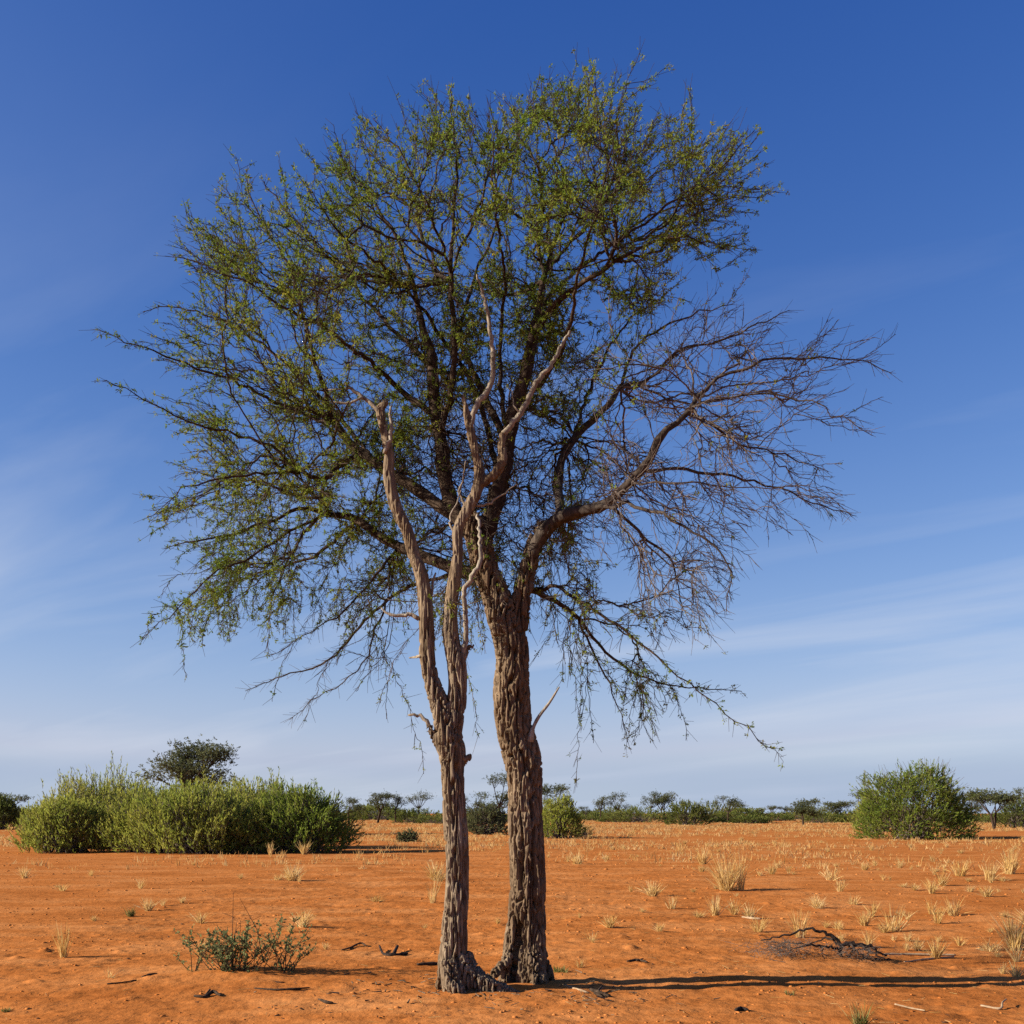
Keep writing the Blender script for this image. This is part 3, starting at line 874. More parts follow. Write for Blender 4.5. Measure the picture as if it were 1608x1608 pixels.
def crown_points(n):
    out = []
    got = 0
    while got < n:
        x = RNG.uniform(140, 1410, 20000)
        y = RNG.uniform(75, 1200, 20000)
        k = in_poly(x, y, OUTLINE)
        x, y = x[k], y[k]
        e = edge_dist(x, y, OUTLINE)
        k = e > RNG.uniform(6, 44, len(e))
        x, y, e = x[k], y[k], e[k]
        th = np.sqrt(np.clip(e / 230.0, 0.012, 1))            # half depth of the crown here, 0..1
        dens = np.ones(len(x))
        bare = in_poly(x, y, BARE)
        dens[bare] *= 0.50
        dens[(y > 960)] *= 0.55
        clump = 0.18 + 2.5 * np.clip(pn(x / 62, y / 62, 3.3) + 0.20, 0, 1)
        ok = RNG.uniform(0, 1, len(x)) < (0.10 + 0.9 * th) * dens * clump * 0.75
        x, y, th = x[ok], y[ok], th[ok]
        dep = RNG.uniform(-1, 1, len(x)) * th * 2.1
        dep[y > 960] *= 0.8
        cz = (x > 560) & (x < 930) & (y > 400) & (y < 930)         # nothing grows in front of the dead stem
        dep[cz] = RNG.uniform(-0.15, 1, cz.sum()) * th[cz] * 2.1
        bs = back_shift(x, y)
        dep = dep * (1 - 0.25 * bs) + bs
        out.append(np.stack([x, y, dep], 1))
        got += len(x)
    return np.concatenate(out)[:n]


def build_crown():
    N = 12000
    pts = crown_points(N)
    NI = 1700
    ia, ir = RNG.uniform(0, 6.283, NI), np.sqrt(RNG.uniform(0, 1, NI))
    inner = np.stack([765 + 165 * ir * np.cos(ia), 745 + 175 * ir * np.sin(ia), RNG.uniform(-0.12, 1.1, NI)], 1)
    pts = np.concatenate([pts, inner])
    N += NI
    Yd = Y1 + pts[:, 2]
    T = np.stack([(pts[:, 0] - CX) / F_PX * Yd, Yd, EYE - (pts[:, 1] - HOR) / F_PX * Yd], 1)
    pos, par, plen, limb, root = [], [], [], [], []
    paths = []
    for li, lb in enumerate(LIMBS):
        raw = trace([(q[0], q[1], q[2] * (0.66 if q[2] < 9 else 0.66 + 0.26 * min(1, (q[2] - 9) / 8)), q[3] + float(back_shift(q[0], q[1]))) for q in lb['p']], Y1)
        path = catmull(raw, 0.09)
        wob = 0.014
        path[1:-1, :3] += RNG.normal(size=(len(path) - 2, 3)) * wob * np.clip(1 - path[1:-1, 3:4] / 0.06, 0.12, 1)
        paths.append(path)
        acc = 0.25
        prev = -1
        for k in range(len(path)):
            if k:
                acc += float(np.linalg.norm(path[k, :3] - path[k - 1, :3]))
            pos.append(path[k, :3])
            par.append(prev)
            plen.append(acc)
            limb.append(li)
            root.append(True)
            prev = len(pos) - 1
    pos = np.array(pos)
    n0 = len(pos)
    A = np.zeros((n0 + N, 3))
    A[:n0] = pos
    par = np.array(par + [-1] * N)
    plen = np.array(plen + [0.0] * N)
    limb = np.array(limb + [0] * N)
    dirs = np.zeros((n0 + N, 3))
    for i in range(n0):
        d = A[i] - A[par[i]] if par[i] >= 0 else (A[i + 1] - A[i])
        dirs[i] = d / max(np.linalg.norm(d), 1e-9)
    BF = 0.16
    T32 = T.astype(np.float32)
    best = np.full(N, 1e9, np.float32)
    bpar = np.zeros(N, int)

    def offer(i, ang):
        D = T32 - A[i].astype(np.float32)
        d = np.sqrt((D * D).sum(1)) + 1e-6
        c = (D @ dirs[i].astype(np.float32)) / d
        cost = d * (1 + ang * (1 - c)) + BF * plen[i]
        k = cost < best
        best[k] = cost[k]
        bpar[k] = i

    for i in range(n0):
        offer(i, 0.42)
    alive = np.ones(N, bool)
    nxt = n0
    for _ in range(N):
        j = int(np.argmin(best))
        i = bpar[j]
        A[nxt] = T[j]
        par[nxt] = i
        d = T[j] - A[i]
        dl = np.linalg.norm(d)
        plen[nxt] = plen[i] + dl
        limb[nxt] = limb[i]
        dirs[nxt] = 0.65 * d / max(dl, 1e-9) + 0.35 * dirs[i]
        dirs[nxt] /= max(np.linalg.norm(dirs[nxt]), 1e-9)
        alive[j] = False
        T32[j] = 1e6
        best[j] = 2e9
        offer(nxt, 1.5)
        best[~alive] = 2e9
        nxt += 1
    tot = n0 + N
    # smooth the grown wood, keep its zigzag
    kids = np.zeros((tot, 3))
    nk = np.zeros(tot)
    g = np.arange(n0, tot)
    np.add.at(kids, par[g], A[g])
    np.add.at(nk, par[g], 1)
    B = A.copy()
    k = g[nk[g] > 0]
    B[k] = 0.55 * A[k] + 0.25 * A[par[k]] + 0.20 * kids[k] / nk[k][:, None]
    B[g] += RNG.normal(size=(len(g), 3)) * 0.008
    tips = np.zeros(tot)
    tips[(nk == 0) & (np.arange(tot) >= n0)] = 1
    for i in range(tot - 1, n0 - 1, -1):
        tips[par[i]] += tips[i]
    rad = 0.0026 * np.maximum(tips, 1) ** 0.43
    rad = np.minimum(rad, 0.022)
    # long straight end shoots, and strings of twig hanging from the low boughs
    ex_p, ex_par, ex_l = [], [], []
    gi = np.arange(n0, tot)
    syy = HOR - (B[:, 2] - EYE) / B[:, 1] * F_PX
    sxx = CX + B[:, 0] / B[:, 1] * F_PX
    ed = edge_dist(sxx, syy, OUTLINE)
    cand = gi[(nk[gi] == 0) & (RNG.uniform(0, 1, len(gi)) < np.where(ed[gi] < 80, 0.80, 0.20))]
    ctr = np.array([0.0, Y1, 4.6])
    for i in cand:
        d = dirs[i] * 0.55 + 0.75 * (A[i] - ctr) / max(np.linalg.norm(A[i] - ctr), .1) + RNG.normal(size=3) * 0.22
        low_ = 1 - float(sstep(700, 980, syy[i])) * 0
        d /= np.linalg.norm(d)
        droop = 0.05 + 0.75 * float(sstep(640, 930, syy[i]))
        L_ = RNG.uniform(0.10, 0.42)
        q, pr = B[i].copy(), int(i)
        for k in range(max(2, int(L_ / 0.09))):
            d = d + np.array([0, 0, -droop * 0.30]) + RNG.normal(size=3) * 0.09
            d /= np.linalg.norm(d)
            q = q + d * 0.09
            ex_p.append(q.copy())
            ex_par.append(pr)
            ex_l.append(limb[i])
            pr = tot + len(ex_p) - 1
    low = gi[(syy[gi] > 800) & (ed[gi] < 75)]
    low = RNG.choice(low, min(len(low), 85), replace=False)
    for i in low:
        L_ = RNG.uniform(0.15, 0.6)
        d = np.array([RNG.normal() * .3, RNG.normal() * .3, -0.6])
        q, pr = B[i].copy(), int(i)
        for k in range(max(2, int(L_ / 0.08))):
            d = d * 0.8 + np.array([0, 0, -0.35]) + RNG.normal(size=3) * 0.20
            d /= np.linalg.norm(d)
            q = q + d * 0.08
            ex_p.append(q.copy())
            ex_par.append(pr)
            ex_l.append(limb[i])
            pr = tot + len(ex_p) - 1
    for (x0, y0, x1, y1, dy) in ((290, 955, 291, 1062, -.6), (318, 930, 300, 1010, -.5), (262, 950, 222, 1002, -.8), (395, 950, 420, 1030, -.3), (455, 975, 425, 1100, .4), (350, 940, 362, 1008, -.2), (505, 1040, 480, 1135, .9), (612, 1020, 608, 1130, .3), (640, 1030, 668, 1210, .5), (745, 1050, 752, 1160, .4), (912, 1060, 905, 1235, .5), (985, 1080, 988, 1165, .9), (1050, 1080, 1080, 1160, .7), (1025, 1070, 1040, 1120, .6), (880, 1040, 912, 1150, .6), (640, 1000, 596, 1110, .2), (560, 1030, 500, 1060, .8)):
        Yq = Y1 + dy
        a0, a1 = np.array(P(x0, y0, Yq)), np.array(P(x1, y1, Yq))
        i = int(np.argmin(np.linalg.norm(B[:tot] - a0, axis=1)))
        q0, pr = B[i].copy(), int(i)
        m = max(4, int(np.linalg.norm(a1 - q0) / 0.08))
        for k in range(1, m + 1):
            t = k / m
            q = q0 * (1 - t) + a1 * t + np.array([0, 0, 0.12 * math.sin(t * 3.14)]) + RNG.normal(size=3) * 0.012
            ex_p.append(q)
            ex_par.append(pr)
            ex_l.append(limb[i])
            pr = tot + len(ex_p) - 1
    ne = len(ex_p)
    B = np.concatenate([B, np.array(ex_p)])
    par = np.concatenate([par, ex_par]).astype(int)
    limb = np.concatenate([limb, ex_l]).astype(int)
    rad = np.concatenate([rad, np.full(ne, 0.0026)])
    tips = np.concatenate([tips, np.ones(ne)])
    tot += ne
    # screen position and leafiness of every grown node
    sx = CX + B[:, 0] / B[:, 1] * F_PX
    sy = HOR - (B[:, 2] - EYE) / B[:, 1] * F_PX
    nz = pn(sx / 90, sy / 90, 8.1)
    leafy = np.full(tot, 0.92)
    bd = edge_dist(sx, sy, BARE)
    inb = in_poly(sx, sy, BARE)
    leafy = np.where(inb, np.where(bd > 45, 0.03, 0.03 + 0.45 * (1 - bd / 45)), leafy)
    cen = np.hypot((sx - 765) / 150, (sy - 760) / 190)
    leafy = np.minimum(leafy, 0.10 + 0.85 * sstep(0.55, 1.15, cen + nz * 0.5))
    low = (sx > 560) & (sx < 860) & (sy > 900)
    leafy = np.where(low, np.minimum(leafy, 0.45), leafy)
    ll = (sx > 370) & (sx < 640) & (sy > 1005)
    leafy = np.where(ll, np.minimum(leafy, 0.14), leafy)
    leafy = np.where((sx > 850) & (sy > 870), np.minimum(leafy, 0.42), leafy)
    nz2 = pn(B[:, 0] * 2.6, B[:, 1] * 2.6, B[:, 2] * 2.6)
    leafy = leafy * np.clip(0.85 + 1.3 * nz + 1.5 * nz2, 0.12, 1.0)

    lsz = len(LIMBS)
    for li in range(lsz):
        br = add_obj('branch', tube_mesh('branch', [paths[li]], 10, 0.35), M['bare_limb'] if LIMBS[li].get('bare', 0) else M['limb'], tree)
        g = np.nonzero((limb == li) & (np.arange(tot) >= n0))[0]
        if len(g) == 0:
            continue
        p0, p1 = B[par[g]], B[g]
        r0 = np.minimum(np.where(par[g] >= n0, rad[par[g]], rad[g] * 1.15), rad[g] * 1.7)
        r1 = rad[g]
        ln = np.linalg.norm(p1 - p0, axis=1)
        # each length bends twice
        m1 = p0 + (p1 - p0) * 0.35 + RNG.normal(size=p0.shape) * (0.045 * ln)[:, None]
        m2 = p0 + (p1 - p0) * 0.70 + RNG.normal(size=p0.shape) * (0.045 * ln)[:, None]
        ra, rb = r0 * .65 + r1 * .35, r0 * .3 + r1 * .7
        segs = [(p0, m1, r0, ra), (m1, m2, ra, rb), (m2, p1, rb, r1)]
        # little side spurs and thorny twiglets
        S0, S1 = [], []
        for (a, b) in ((p0, m2), (m1, p1)):
            t = RNG.uniform(0, 1, len(a))[:, None]
            o = a + (b - a) * t
            dr = (p1 - p0) / np.maximum(ln, 1e-6)[:, None] * 0.9 + RNG.normal(size=a.shape) * 0.42
            dr /= np.linalg.norm(dr, axis=1)[:, None]
            L_ = RNG.uniform(0.04, 0.20, len(a))[:, None]
            S0.append(o)
            S1.append(o + dr * L_)
        S0, S1 = np.concatenate(S0), np.concatenate(S1)
        lp = paths[li]
        te = np.nonzero(lp[1:, 3] < 0.013)[0]
        if len(te):
            q0, q1 = np.repeat(lp[te, :3], 5, 0), np.repeat(lp[te + 1, :3], 5, 0)
            o = q0 + (q1 - q0) * RNG.uniform(0, 1, len(q0))[:, None]
            dr = (q1 - q0) / np.linalg.norm(q1 - q0, axis=1)[:, None] + RNG.normal(size=q0.shape) * 0.55
            dr /= np.linalg.norm(dr, axis=1)[:, None]
            e0, e1 = o, o + dr * RNG.uniform(0.03, 0.17, len(o))[:, None]
            ex = CX + o[:, 0] / o[:, 1] * F_PX
            ey = HOR - (o[:, 2] - EYE) / o[:, 1] * F_PX
            el = np.where(in_poly(ex, ey, BARE) | ((ex > 370) & (ex < 640) & (ey > 1005)), 0.05, 0.9)
            S0, S1 = np.concatenate([S0, e0]), np.concatenate([S1, e1])
        else:
            el = np.zeros(0)
        bare_l = LIMBS[li].get('bare', 0)
        sp = np.full(len(S0), 0.0020)
        segs.append((S0, S1, sp, sp * 0.6))
        V, Q = prisms(np.concatenate([s[0] for s in segs]), np.concatenate([s[1] for s in segs]), np.concatenate([s[2] for s in segs]), np.concatenate([s[3] for s in segs]), 4)
        tw = add_obj('twigs', np_mesh('twigs', V, [Q]), M['bare_twig'] if bare_l else M['twig'], br)
        tag(tw, kind='stuff')
        # leaf tufts beaded along the thin wood
        lf = leafy[g] * np.where(tips[g] <= 2, 1.15, np.where(tips[g] <= 9, 0.75, 0.2))
        if bare_l >= 0.9:
            lf = lf * 0.7
        CC, DD = [], []
        main_dir = (p1 - p0) / np.maximum(ln, 1e-6)[:, None]
        for (a, b, w) in ((p0, m1, 1.4), (m1, m2, 1.4), (m2, p1, 1.5)):
            for rep in range(2):
                pick = RNG.uniform(0, 1, len(a)) < lf * w * 0.205
                if pick.any():
                    t = RNG.uniform(0, 1, pick.sum())[:, None]
                    CC.append(a[pick] + (b[pick] - a[pick]) * t)
                    DD.append(main_dir[pick])
        lf3 = np.concatenate([np.tile(lf, 2), el])
        for rep in range(2):
            pick = RNG.uniform(0, 1, len(S0)) < lf3 * 0.29
            if pick.any():
                t = RNG.uniform(0.35, 1, pick.sum())[:, None]
                CC.append(S0[pick] + (S1[pick] - S0[pick]) * t)
                DD.append((S1 - S0)[pick] / np.linalg.norm((S1 - S0)[pick], axis=1)[:, None])
        if CC:
            CC, DD = np.concatenate(CC), np.concatenate(DD)
            if len(CC) < 5:
                continue
            reps = 9
            tv = RNG.uniform(0, 1, len(CC))
            size = np.repeat(RNG.uniform(0.6, 1.35, len(CC)), reps)
            C5 = np.repeat(CC, reps, 0) + RNG.normal(size=(len(CC) * reps, 3)) * 0.009
            D5 = np.repeat(DD, reps, 0) * 0.45 + RNG.normal(size=(len(CC) * reps, 3)) * 0.75
            V, Q = leaves(C5, D5, 0.026 * size, 0.0098 * size, RNG, 0.1)
            var = np.clip(np.repeat(tv, reps) * 0.6 + RNG.uniform(0, 0.4, len(C5)), 0, 1)
            fo = add_obj('foliage', np_mesh('foliage', V, [Q], var=var), M['leaf'], br)
            tag(fo, kind='stuff')


build_crown()


# ------------------------------------------------------------------ bushes
def plumes(C, D, ln, n_leaf, leaf_l, leaf_w, rng, spread):
    """short leafy shoots: base C, direction D -> twig segments and leaf faces"""
    n = len(C)
    D = D / np.linalg.norm(D, axis=1)[:, None]
    L_ = (ln * rng.uniform(0.6, 1.4, n))[:, None]
    E = C + D * L_
    t = rng.uniform(0.05, 1.0, (n, n_leaf, 1))
    base = C[:, None] + (E - C)[:, None] * t
    dd = np.repeat(D[:, None], n_leaf, 1)
    V, Q = leaves(base.reshape(-1, 3), dd.reshape(-1, 3), leaf_l, leaf_w, rng, spread)
    return (C, E), (V, Q)


def bush(name, px, py_base, w_px, h_px, label, seed, upright=0.6, n=900, leaf=(0.16, 0.035), plume=0.5, mat='bush_leaf',
         group=None, dY=0.0, lump=0.35, depth=0.8, bare_top=0.0, ragged=0.2, n_leaf=11, thin=0.35):
    rng = np.random.default_rng(seed)
    Y = gplace(px, py_base)[1] + dY
    sc = Y / F_PX
    W, H = w_px * sc / 2, h_px * sc
    x0 = (px - CX) * sc
    z0 = gz(x0, Y)
    root = empty(name, (x0, Y, z0))
    tag(root, label, 'bush', group)
    # directions over the upper dome
    u = rng.uniform(0, 1, n)
    az = rng.uniform(0, 2 * math.pi, n)
    el = np.arcsin(np.clip(rng.uniform(-0.02, 1, n), -1, 1))
    dv = np.stack([np.cos(el) * np.cos(az), np.cos(el) * np.sin(az), np.sin(el)], 1)
    lum = 1 + lump * pn(dv[:, 0] * 2.2 + seed, dv[:, 1] * 2.2, dv[:, 2] * 2.2) + 0.5 * lump * pn(dv[:, 0] * 5 + seed, dv[:, 1] * 5, dv[:, 2] * 5)
    lum = lum + 0.30 * np.maximum(0, rng.normal(size=n)) ** 2 * 0.12
    rr = (1 - thin * (1 - np.sqrt(u))) * lum
    # a dome whose flanks stand upright
    prof = np.abs(dv[:, 2]) ** 0.75
    C = np.stack([dv[:, 0] * W * rr, dv[:, 1] * W * depth * rr, prof * H * 0.86 * rr], 1)
    hor = np.hypot(dv[:, 0], dv[:, 1])
    out = np.stack([dv[:, 0], dv[:, 1], dv[:, 2] * 0.8], 1)
    D = out * (1 - upright) + np.array([0, 0, 1.0]) * upright + rng.normal(size=(n, 3)) * ragged
    (a, b), (V, Q) = plumes(C - D * plume * 0.3, D, plume, n_leaf, leaf[0], leaf[1], rng, 0.32)
    clump = rng.uniform(0, 1, n)
    var = np.clip(np.repeat(clump, n_leaf) * 0.6 + rng.uniform(0, 0.4, n * n_leaf), 0, 1)
    # inner wood
    m = 70
    k = rng.choice(n, m)
    base = np.stack([rng.normal(size=m) * W * 0.22, rng.normal(size=m) * W * depth * 0.22, np.zeros(m) - 0.1], 1)
    end = C[k]
    mid = base * 0.45 + end * 0.55 + np.array([0, 0, 0.12 * H])
    r = np.full(m, 0.045)
    sv = [prisms(base, mid, r, r * .6), prisms(mid, end, r * .6, r * .3), prisms(a, b, np.full(n, 0.010), np.full(n, 0.004))]
    if bare_top:
        q = np.nonzero(dv[:, 2] > 0.55)[0]
        q = rng.choice(q, int(len(q) * bare_top))
        e1 = C[q] + D[q] * plume * rng.uniform(0.8, 2.0, len(q))[:, None]
        sv.append(prisms(C[q], e1, np.full(len(q), 0.014), np.full(len(q), 0.006)))
    Vw, Qw = merge(sv)
    add_obj('stems', np_mesh('stems', Vw, [Qw]), M['bare_twig'], root)['kind'] = 'stuff'
    add_obj('foliage', np_mesh('foliage', V, [Q], var=var), M[mat], root)['kind'] = 'stuff'
    return root


G1 = 'thorn bushes massed behind the tree on the left'
bush('thorn_bush', 290, 1331, 450, 98, 'broad feathery thorn bush filling the back of the thicket', 28, upright=0.78, n=3600, leaf=(0.18, 0.028), plume=0.6, group=G1, n_leaf=11, lump=.4, thin=.4, depth=.4)
bush('thorn_bush', 104, 1338, 140, 92, 'pale green thorn bush at the left end of the thicket', 21, upright=0.62, n=1500, leaf=(0.17, 0.034), plume=0.5, group=G1, n_leaf=11, thin=.5)
bush('thorn_bush', 165, 1332, 180, 122, 'tallest spiky thorn bush at the back of the left thicket', 22, upright=0.8, n=1700, leaf=(0.17, 0.032), plume=0.75, group=G1, n_leaf=11, lump=.5, thin=.5)
bush('thorn_bush', 225, 1338, 150, 98, 'olive thorn bush with brown stems left of the thicket middle', 26, upright=0.6, n=1500, leaf=(0.16, 0.034), plume=0.5, group=G1, n_leaf=10, lump=.55, thin=.5)
bush('thorn_bush', 310, 1339, 190, 108, 'bright yellow-green thorn bush in the middle of the thicket', 23, upright=0.66, n=2000, leaf=(0.17, 0.034), plume=0.55, group=G1, n_leaf=11, lump=.45, thin=.5)
bush('thorn_bush', 405, 1333, 180, 106, 'thorn bush with feathery upright top right of the thicket middle', 24, upright=0.75, n=1800, leaf=(0.17, 0.032), plume=0.6, group=G1, n_leaf=11, thin=.5)
bush('thorn_bush', 470, 1338, 158, 100, 'dark green thorn bush at the right end of the thicket', 25, upright=0.5, n=1700, leaf=(0.17, 0.036), plume=0.55, mat='round_leaf', group=G1, n_leaf=11, lump=.45, thin=.5)
bush('thorn_bush', 380, 1340, 110, 62, 'low leafy thorn bush at the front foot of the thicket', 27, upright=0.45, n=900, leaf=(0.16, 0.036), plume=0.4, group=G1, n_leaf=10, lump=.5, thin=.5)
bush('round_bush', 1437, 1318, 172, 118, 'large round dark green bush standing alone at the right', 31, upright=0.32, n=2600, leaf=(0.20, 0.048), plume=0.6, mat='round_leaf', bare_top=0.35, ragged=0.35, lump=.4, n_leaf=12)
bush('round_bush', 1382, 1306, 80, 62, 'lighter green bush against the left flank of the big round bush', 32, upright=0.6, n=700, leaf=(0.2, 0.045), plume=0.5, lump=.35)
bush('round_bush', 880, 1316, 66, 66, 'yellow-green bush close to the right side of the living trunk', 33, upright=0.55, n=800, leaf=(0.18, 0.045), plume=0.5, lump=.4)
bush('round_bush', 0, 1303, 50, 56, 'dim green bush cut by the left edge of the picture', 34, upright=0.4, n=700, leaf=(0.25, 0.06), plume=0.6, mat='far_bush')
bush('round_bush', 640, 1322, 26, 15, 'low dark scraggly bush on the grass left of the dead trunk', 35, upright=0.3, n=160, leaf=(0.14, 0.05), plume=0.35, mat='far_leaf', ragged=.5, lump=.6)
bush('round_bush', 915, 1314, 30, 18, 'low brownish scrub beside the yellow-green bush', 36, upright=0.3, n=120, leaf=(0.2, 0.03), plume=0.4, mat='straw', ragged=.6)
bush('round_bush', 1600, 1300, 60, 46, 'green bush cut by the right edge of the picture', 37, upright=0.4, n=500, leaf=(0.25, 0.06), plume=0.6, mat='far_bush')
bush('round_bush', 765, 1310, 60, 46, 'grey-brown bush showing between the two trunks', 38, upright=0.4, n=420, leaf=(0.28, 0.05), plume=0.6, mat='far_leaf', ragged=.5)
bush('round_bush', 1080, 1296, 66, 36, 'roundish olive bush under the horizon trees right of the trunks', 39, upright=0.35, n=420, leaf=(0.35, 0.08), plume=0.8, mat='far_bush')

# the low hedge of scrub along the horizon: one of each kind, then copies
hedge_src = []
for k in range(4):
    hedge_src.append(bush('low_bush', 600 + k * 90, 1291, 50 + 9 * k, 12 + 3 * k, 'low bush', 60 + k, upright=0.35, n=300, leaf=(0.42, 0.10), plume=0.9, mat='far_bush', lump=.5, n_leaf=9, depth=1.0))


def copy_tree(o, parent=None):
    c = o.copy()
    COL.objects.link(c)
    c.parent = parent
    for ch in o.children:
        copy_tree(ch, c)
    return c


HG = 'low scrub along the horizon'
hr = np.random.default_rng(77)
hx = []
x = -60.0
while x < 1680:
    hx.append(x)
    x += hr.choice([hr.uniform(8, 20), hr.uniform(20, 42)])
for k, x in enumerate(hx):
    o = hedge_src[k] if k < 4 else copy_tree(hedge_src[int(hr.integers(0, 4))])
    py = float(hr.uniform(1286.5, 1293.5))
    Y = gdist(py)
    X = (x - CX) * Y / F_PX
    o.location = (X, Y, gz(X, Y) - 0.05)
    sc = Y / gdist(1291) * hr.uniform(0.8, 1.25)
    o.scale = (sc * hr.uniform(.8, 1.4), sc, sc * hr.uniform(0.45, 1.05))
    o.rotation_euler = (0, 0, hr.uniform(0, 6.28))
    tag(o, 'low green scrub bush in the hedge line under the horizon trees', 'bush', HG)


# ------------------------------------------------------------------ flat-topped trees on the horizon
def far_tree(px, py_base, h_px, w_px, label, seed, flat=0.35, stems=1, lean=0.0, dens=1.0, mat='far_leaf', trunk_f=0.45, big=1.0, limbs=7):
    rng = np.random.default_rng(seed)
    Y = gdist(py_base)
    sc = Y / F_PX
    H, W = h_px * sc, w_px * sc
    X = (px - CX) * sc
    root = empty('thorn_tree', (X, Y, gz(X, Y)))
    tag(root, label, 'tree', 'thorn trees along the horizon')
    segs, pads = [], []
    r0 = 0.022 * H + 0.05
    for s_ in range(stems):
        b = np.array([rng.normal() * W * 0.04, rng.normal() * W * 0.04, -0.1])
        lean_v = np.array([lean + rng.normal() * 0.25 * (stems > 1), rng.normal() * 0.2, 1.0])
        top = b + lean_v / np.linalg.norm(lean_v) * H * trunk_f * rng.uniform(0.85, 1.1)
        segs.append((b, top, r0, r0 * 0.7))
        nb = int(limbs / math.sqrt(stems)) + 1
        for k in range(nb):
            a = rng.uniform(0, 6.28) if k else 0
            rad = W * 0.5 * math.sqrt(rng.uniform(0.08, 0.92))
            e = np.array([rad * math.cos(a), rad * 0.8 * math.sin(a), H * rng.uniform(1 - flat, 0.96) - 0.18 * H * (rad / (W * .5)) ** 2])
            if stems > 1:
                e[0] = e[0] * 0.8 + top[0] * 0.9
            md = top * 0.5 + e * 0.5 + np.array([0, 0, -0.04 * H])
            segs.append((top, md, r0 * .45, r0 * .3))
            segs.append((md, e, r0 * .3, r0 * .12))
            pads.append(e)
            for q in range(4):
                e2 = e + np.array([rng.normal() * W * .13, rng.normal() * W * .13, rng.uniform(-.02, .05) * H])
                segs.append((md * .5 + e * .5, e2, r0 * .16, r0 * .08))
                pads.append(e2)
    p0 = np.array([s[0] for s in segs])
    p1 = np.array([s[1] for s in segs])
    V, Q = prisms(p0, p1, np.array([s[2] for s in segs]), np.array([s[3] for s in segs]), 6)
    add_obj('trunk', np_mesh('trunk', V, [Q]), M['limb'], root)
    pads = np.array(pads)
    m = int(17 * dens)
    C = np.repeat(pads, m, 0) + rng.normal(size=(len(pads) * m, 3)) * np.array([W * .075, W * .075, H * 0.042])
    D = rng.normal(size=C.shape) * np.array([1, 1, .45]) + np.array([0, 0, .25])
    (a, b), (V, Q) = plumes(C, D, 0.05 * W, 5, 0.045 * W * big, 0.014 * W * big, rng, 0.6)
    var = np.clip(np.repeat(rng.uniform(0, .6, len(C)), 5) + rng.uniform(0, 0.4, len(C) * 5), 0, 1)
    add_obj('crown', np_mesh('crown', V, [Q], var=var), M[mat], root)['kind'] = 'stuff'
    return root


far_tree(300, 1310, 156, 116, 'flat-topped thorn tree rising behind the left thicket', 147, flat=.34, dens=1.5, mat='far_leaf', trunk_f=.48, big=.85, limbs=20)
far_tree(592, 1292, 50, 44, 'twin-stemmed thorn tree at the left of the horizon row', 102, stems=2)
far_tree(620, 1292, 46, 32, 'small spreading thorn tree just left of a lone leaning one', 103)
far_tree(657, 1291, 52, 34, 'lone tall thorn tree nearest the left side of the dead trunk', 104, dens=.8)
far_tree(745, 1300, 60, 46, 'olive thorn tree touching the right side of the dead trunk', 105, flat=.6, dens=1.6)
far_tree(782, 1302, 90, 56, 'tallest thorn tree showing between the two trunks', 106, flat=.6, dens=1.6)
far_tree(868, 1300, 70, 56, 'grey-green thorn tree above the bush right of the living trunk', 107, flat=.5, dens=1.5)
far_tree(918, 1289, 26, 18, 'tiny thorn tree just right of the yellow-green bush', 108)
far_tree(942, 1291, 45, 28, 'slim thorn tree, first of a close pair right of the trunks', 109)
far_tree(970, 1291, 45, 34, 'spreading thorn tree, second of a close pair right of the trunks', 110)
far_tree(1022, 1292, 50, 30, 'narrow thorn tree left in the tallest pair on the open horizon', 111)
far_tree(1048, 1292, 50, 44, 'wide thorn tree right in the tallest pair on the open horizon', 112, stems=2)
far_tree(1140, 1292, 42, 40, 'flat-topped thorn tree standing alone over bright green bushes', 113, flat=.25)
far_tree(1176, 1291, 32, 44, 'low dense green thorn tree beside a flat-topped one', 114, flat=.5, dens=1.6, mat='far_bush')
far_tree(1212, 1288, 24, 20, 'tiny dark thorn tree in the gap of the horizon', 115)
far_tree(1230, 1288, 22, 18, 'smallest dark thorn tree at the gap left of the umbrella tree', 116)
far_tree(1262, 1296, 48, 56, 'umbrella-shaped thorn tree left of the big round bush', 117, flat=.55, dens=1.6)
far_tree(1315, 1291, 34, 50, 'broad low thorn tree between umbrella tree and big round bush', 118, flat=.5, dens=1.4)
far_tree(1352, 1294, 52, 36, 'thorn tree half hidden by the left flank of the round bush', 119, dens=1.3)
far_tree(1565, 1302, 68, 80, 'flat spreading thorn tree right of the big round bush', 120, flat=.4, stems=2, dens=1.2, trunk_f=.4)
far_tree(1522, 1300, 56, 40, 'thorn tree touching the right flank of the round bush', 121, flat=.5, dens=1.3)
far_tree(1606, 1296, 62, 40, 'thorn tree cut by the right edge of the picture', 122, dens=1.3)
far_tree(8, 1296, 52, 60, 'grey thorn tree at the left edge behind the thicket', 123, flat=.5, dens=1.4)
far_tree(548, 1294, 44, 36, 'thorn tree partly hidden by the right end of the thicket', 124)


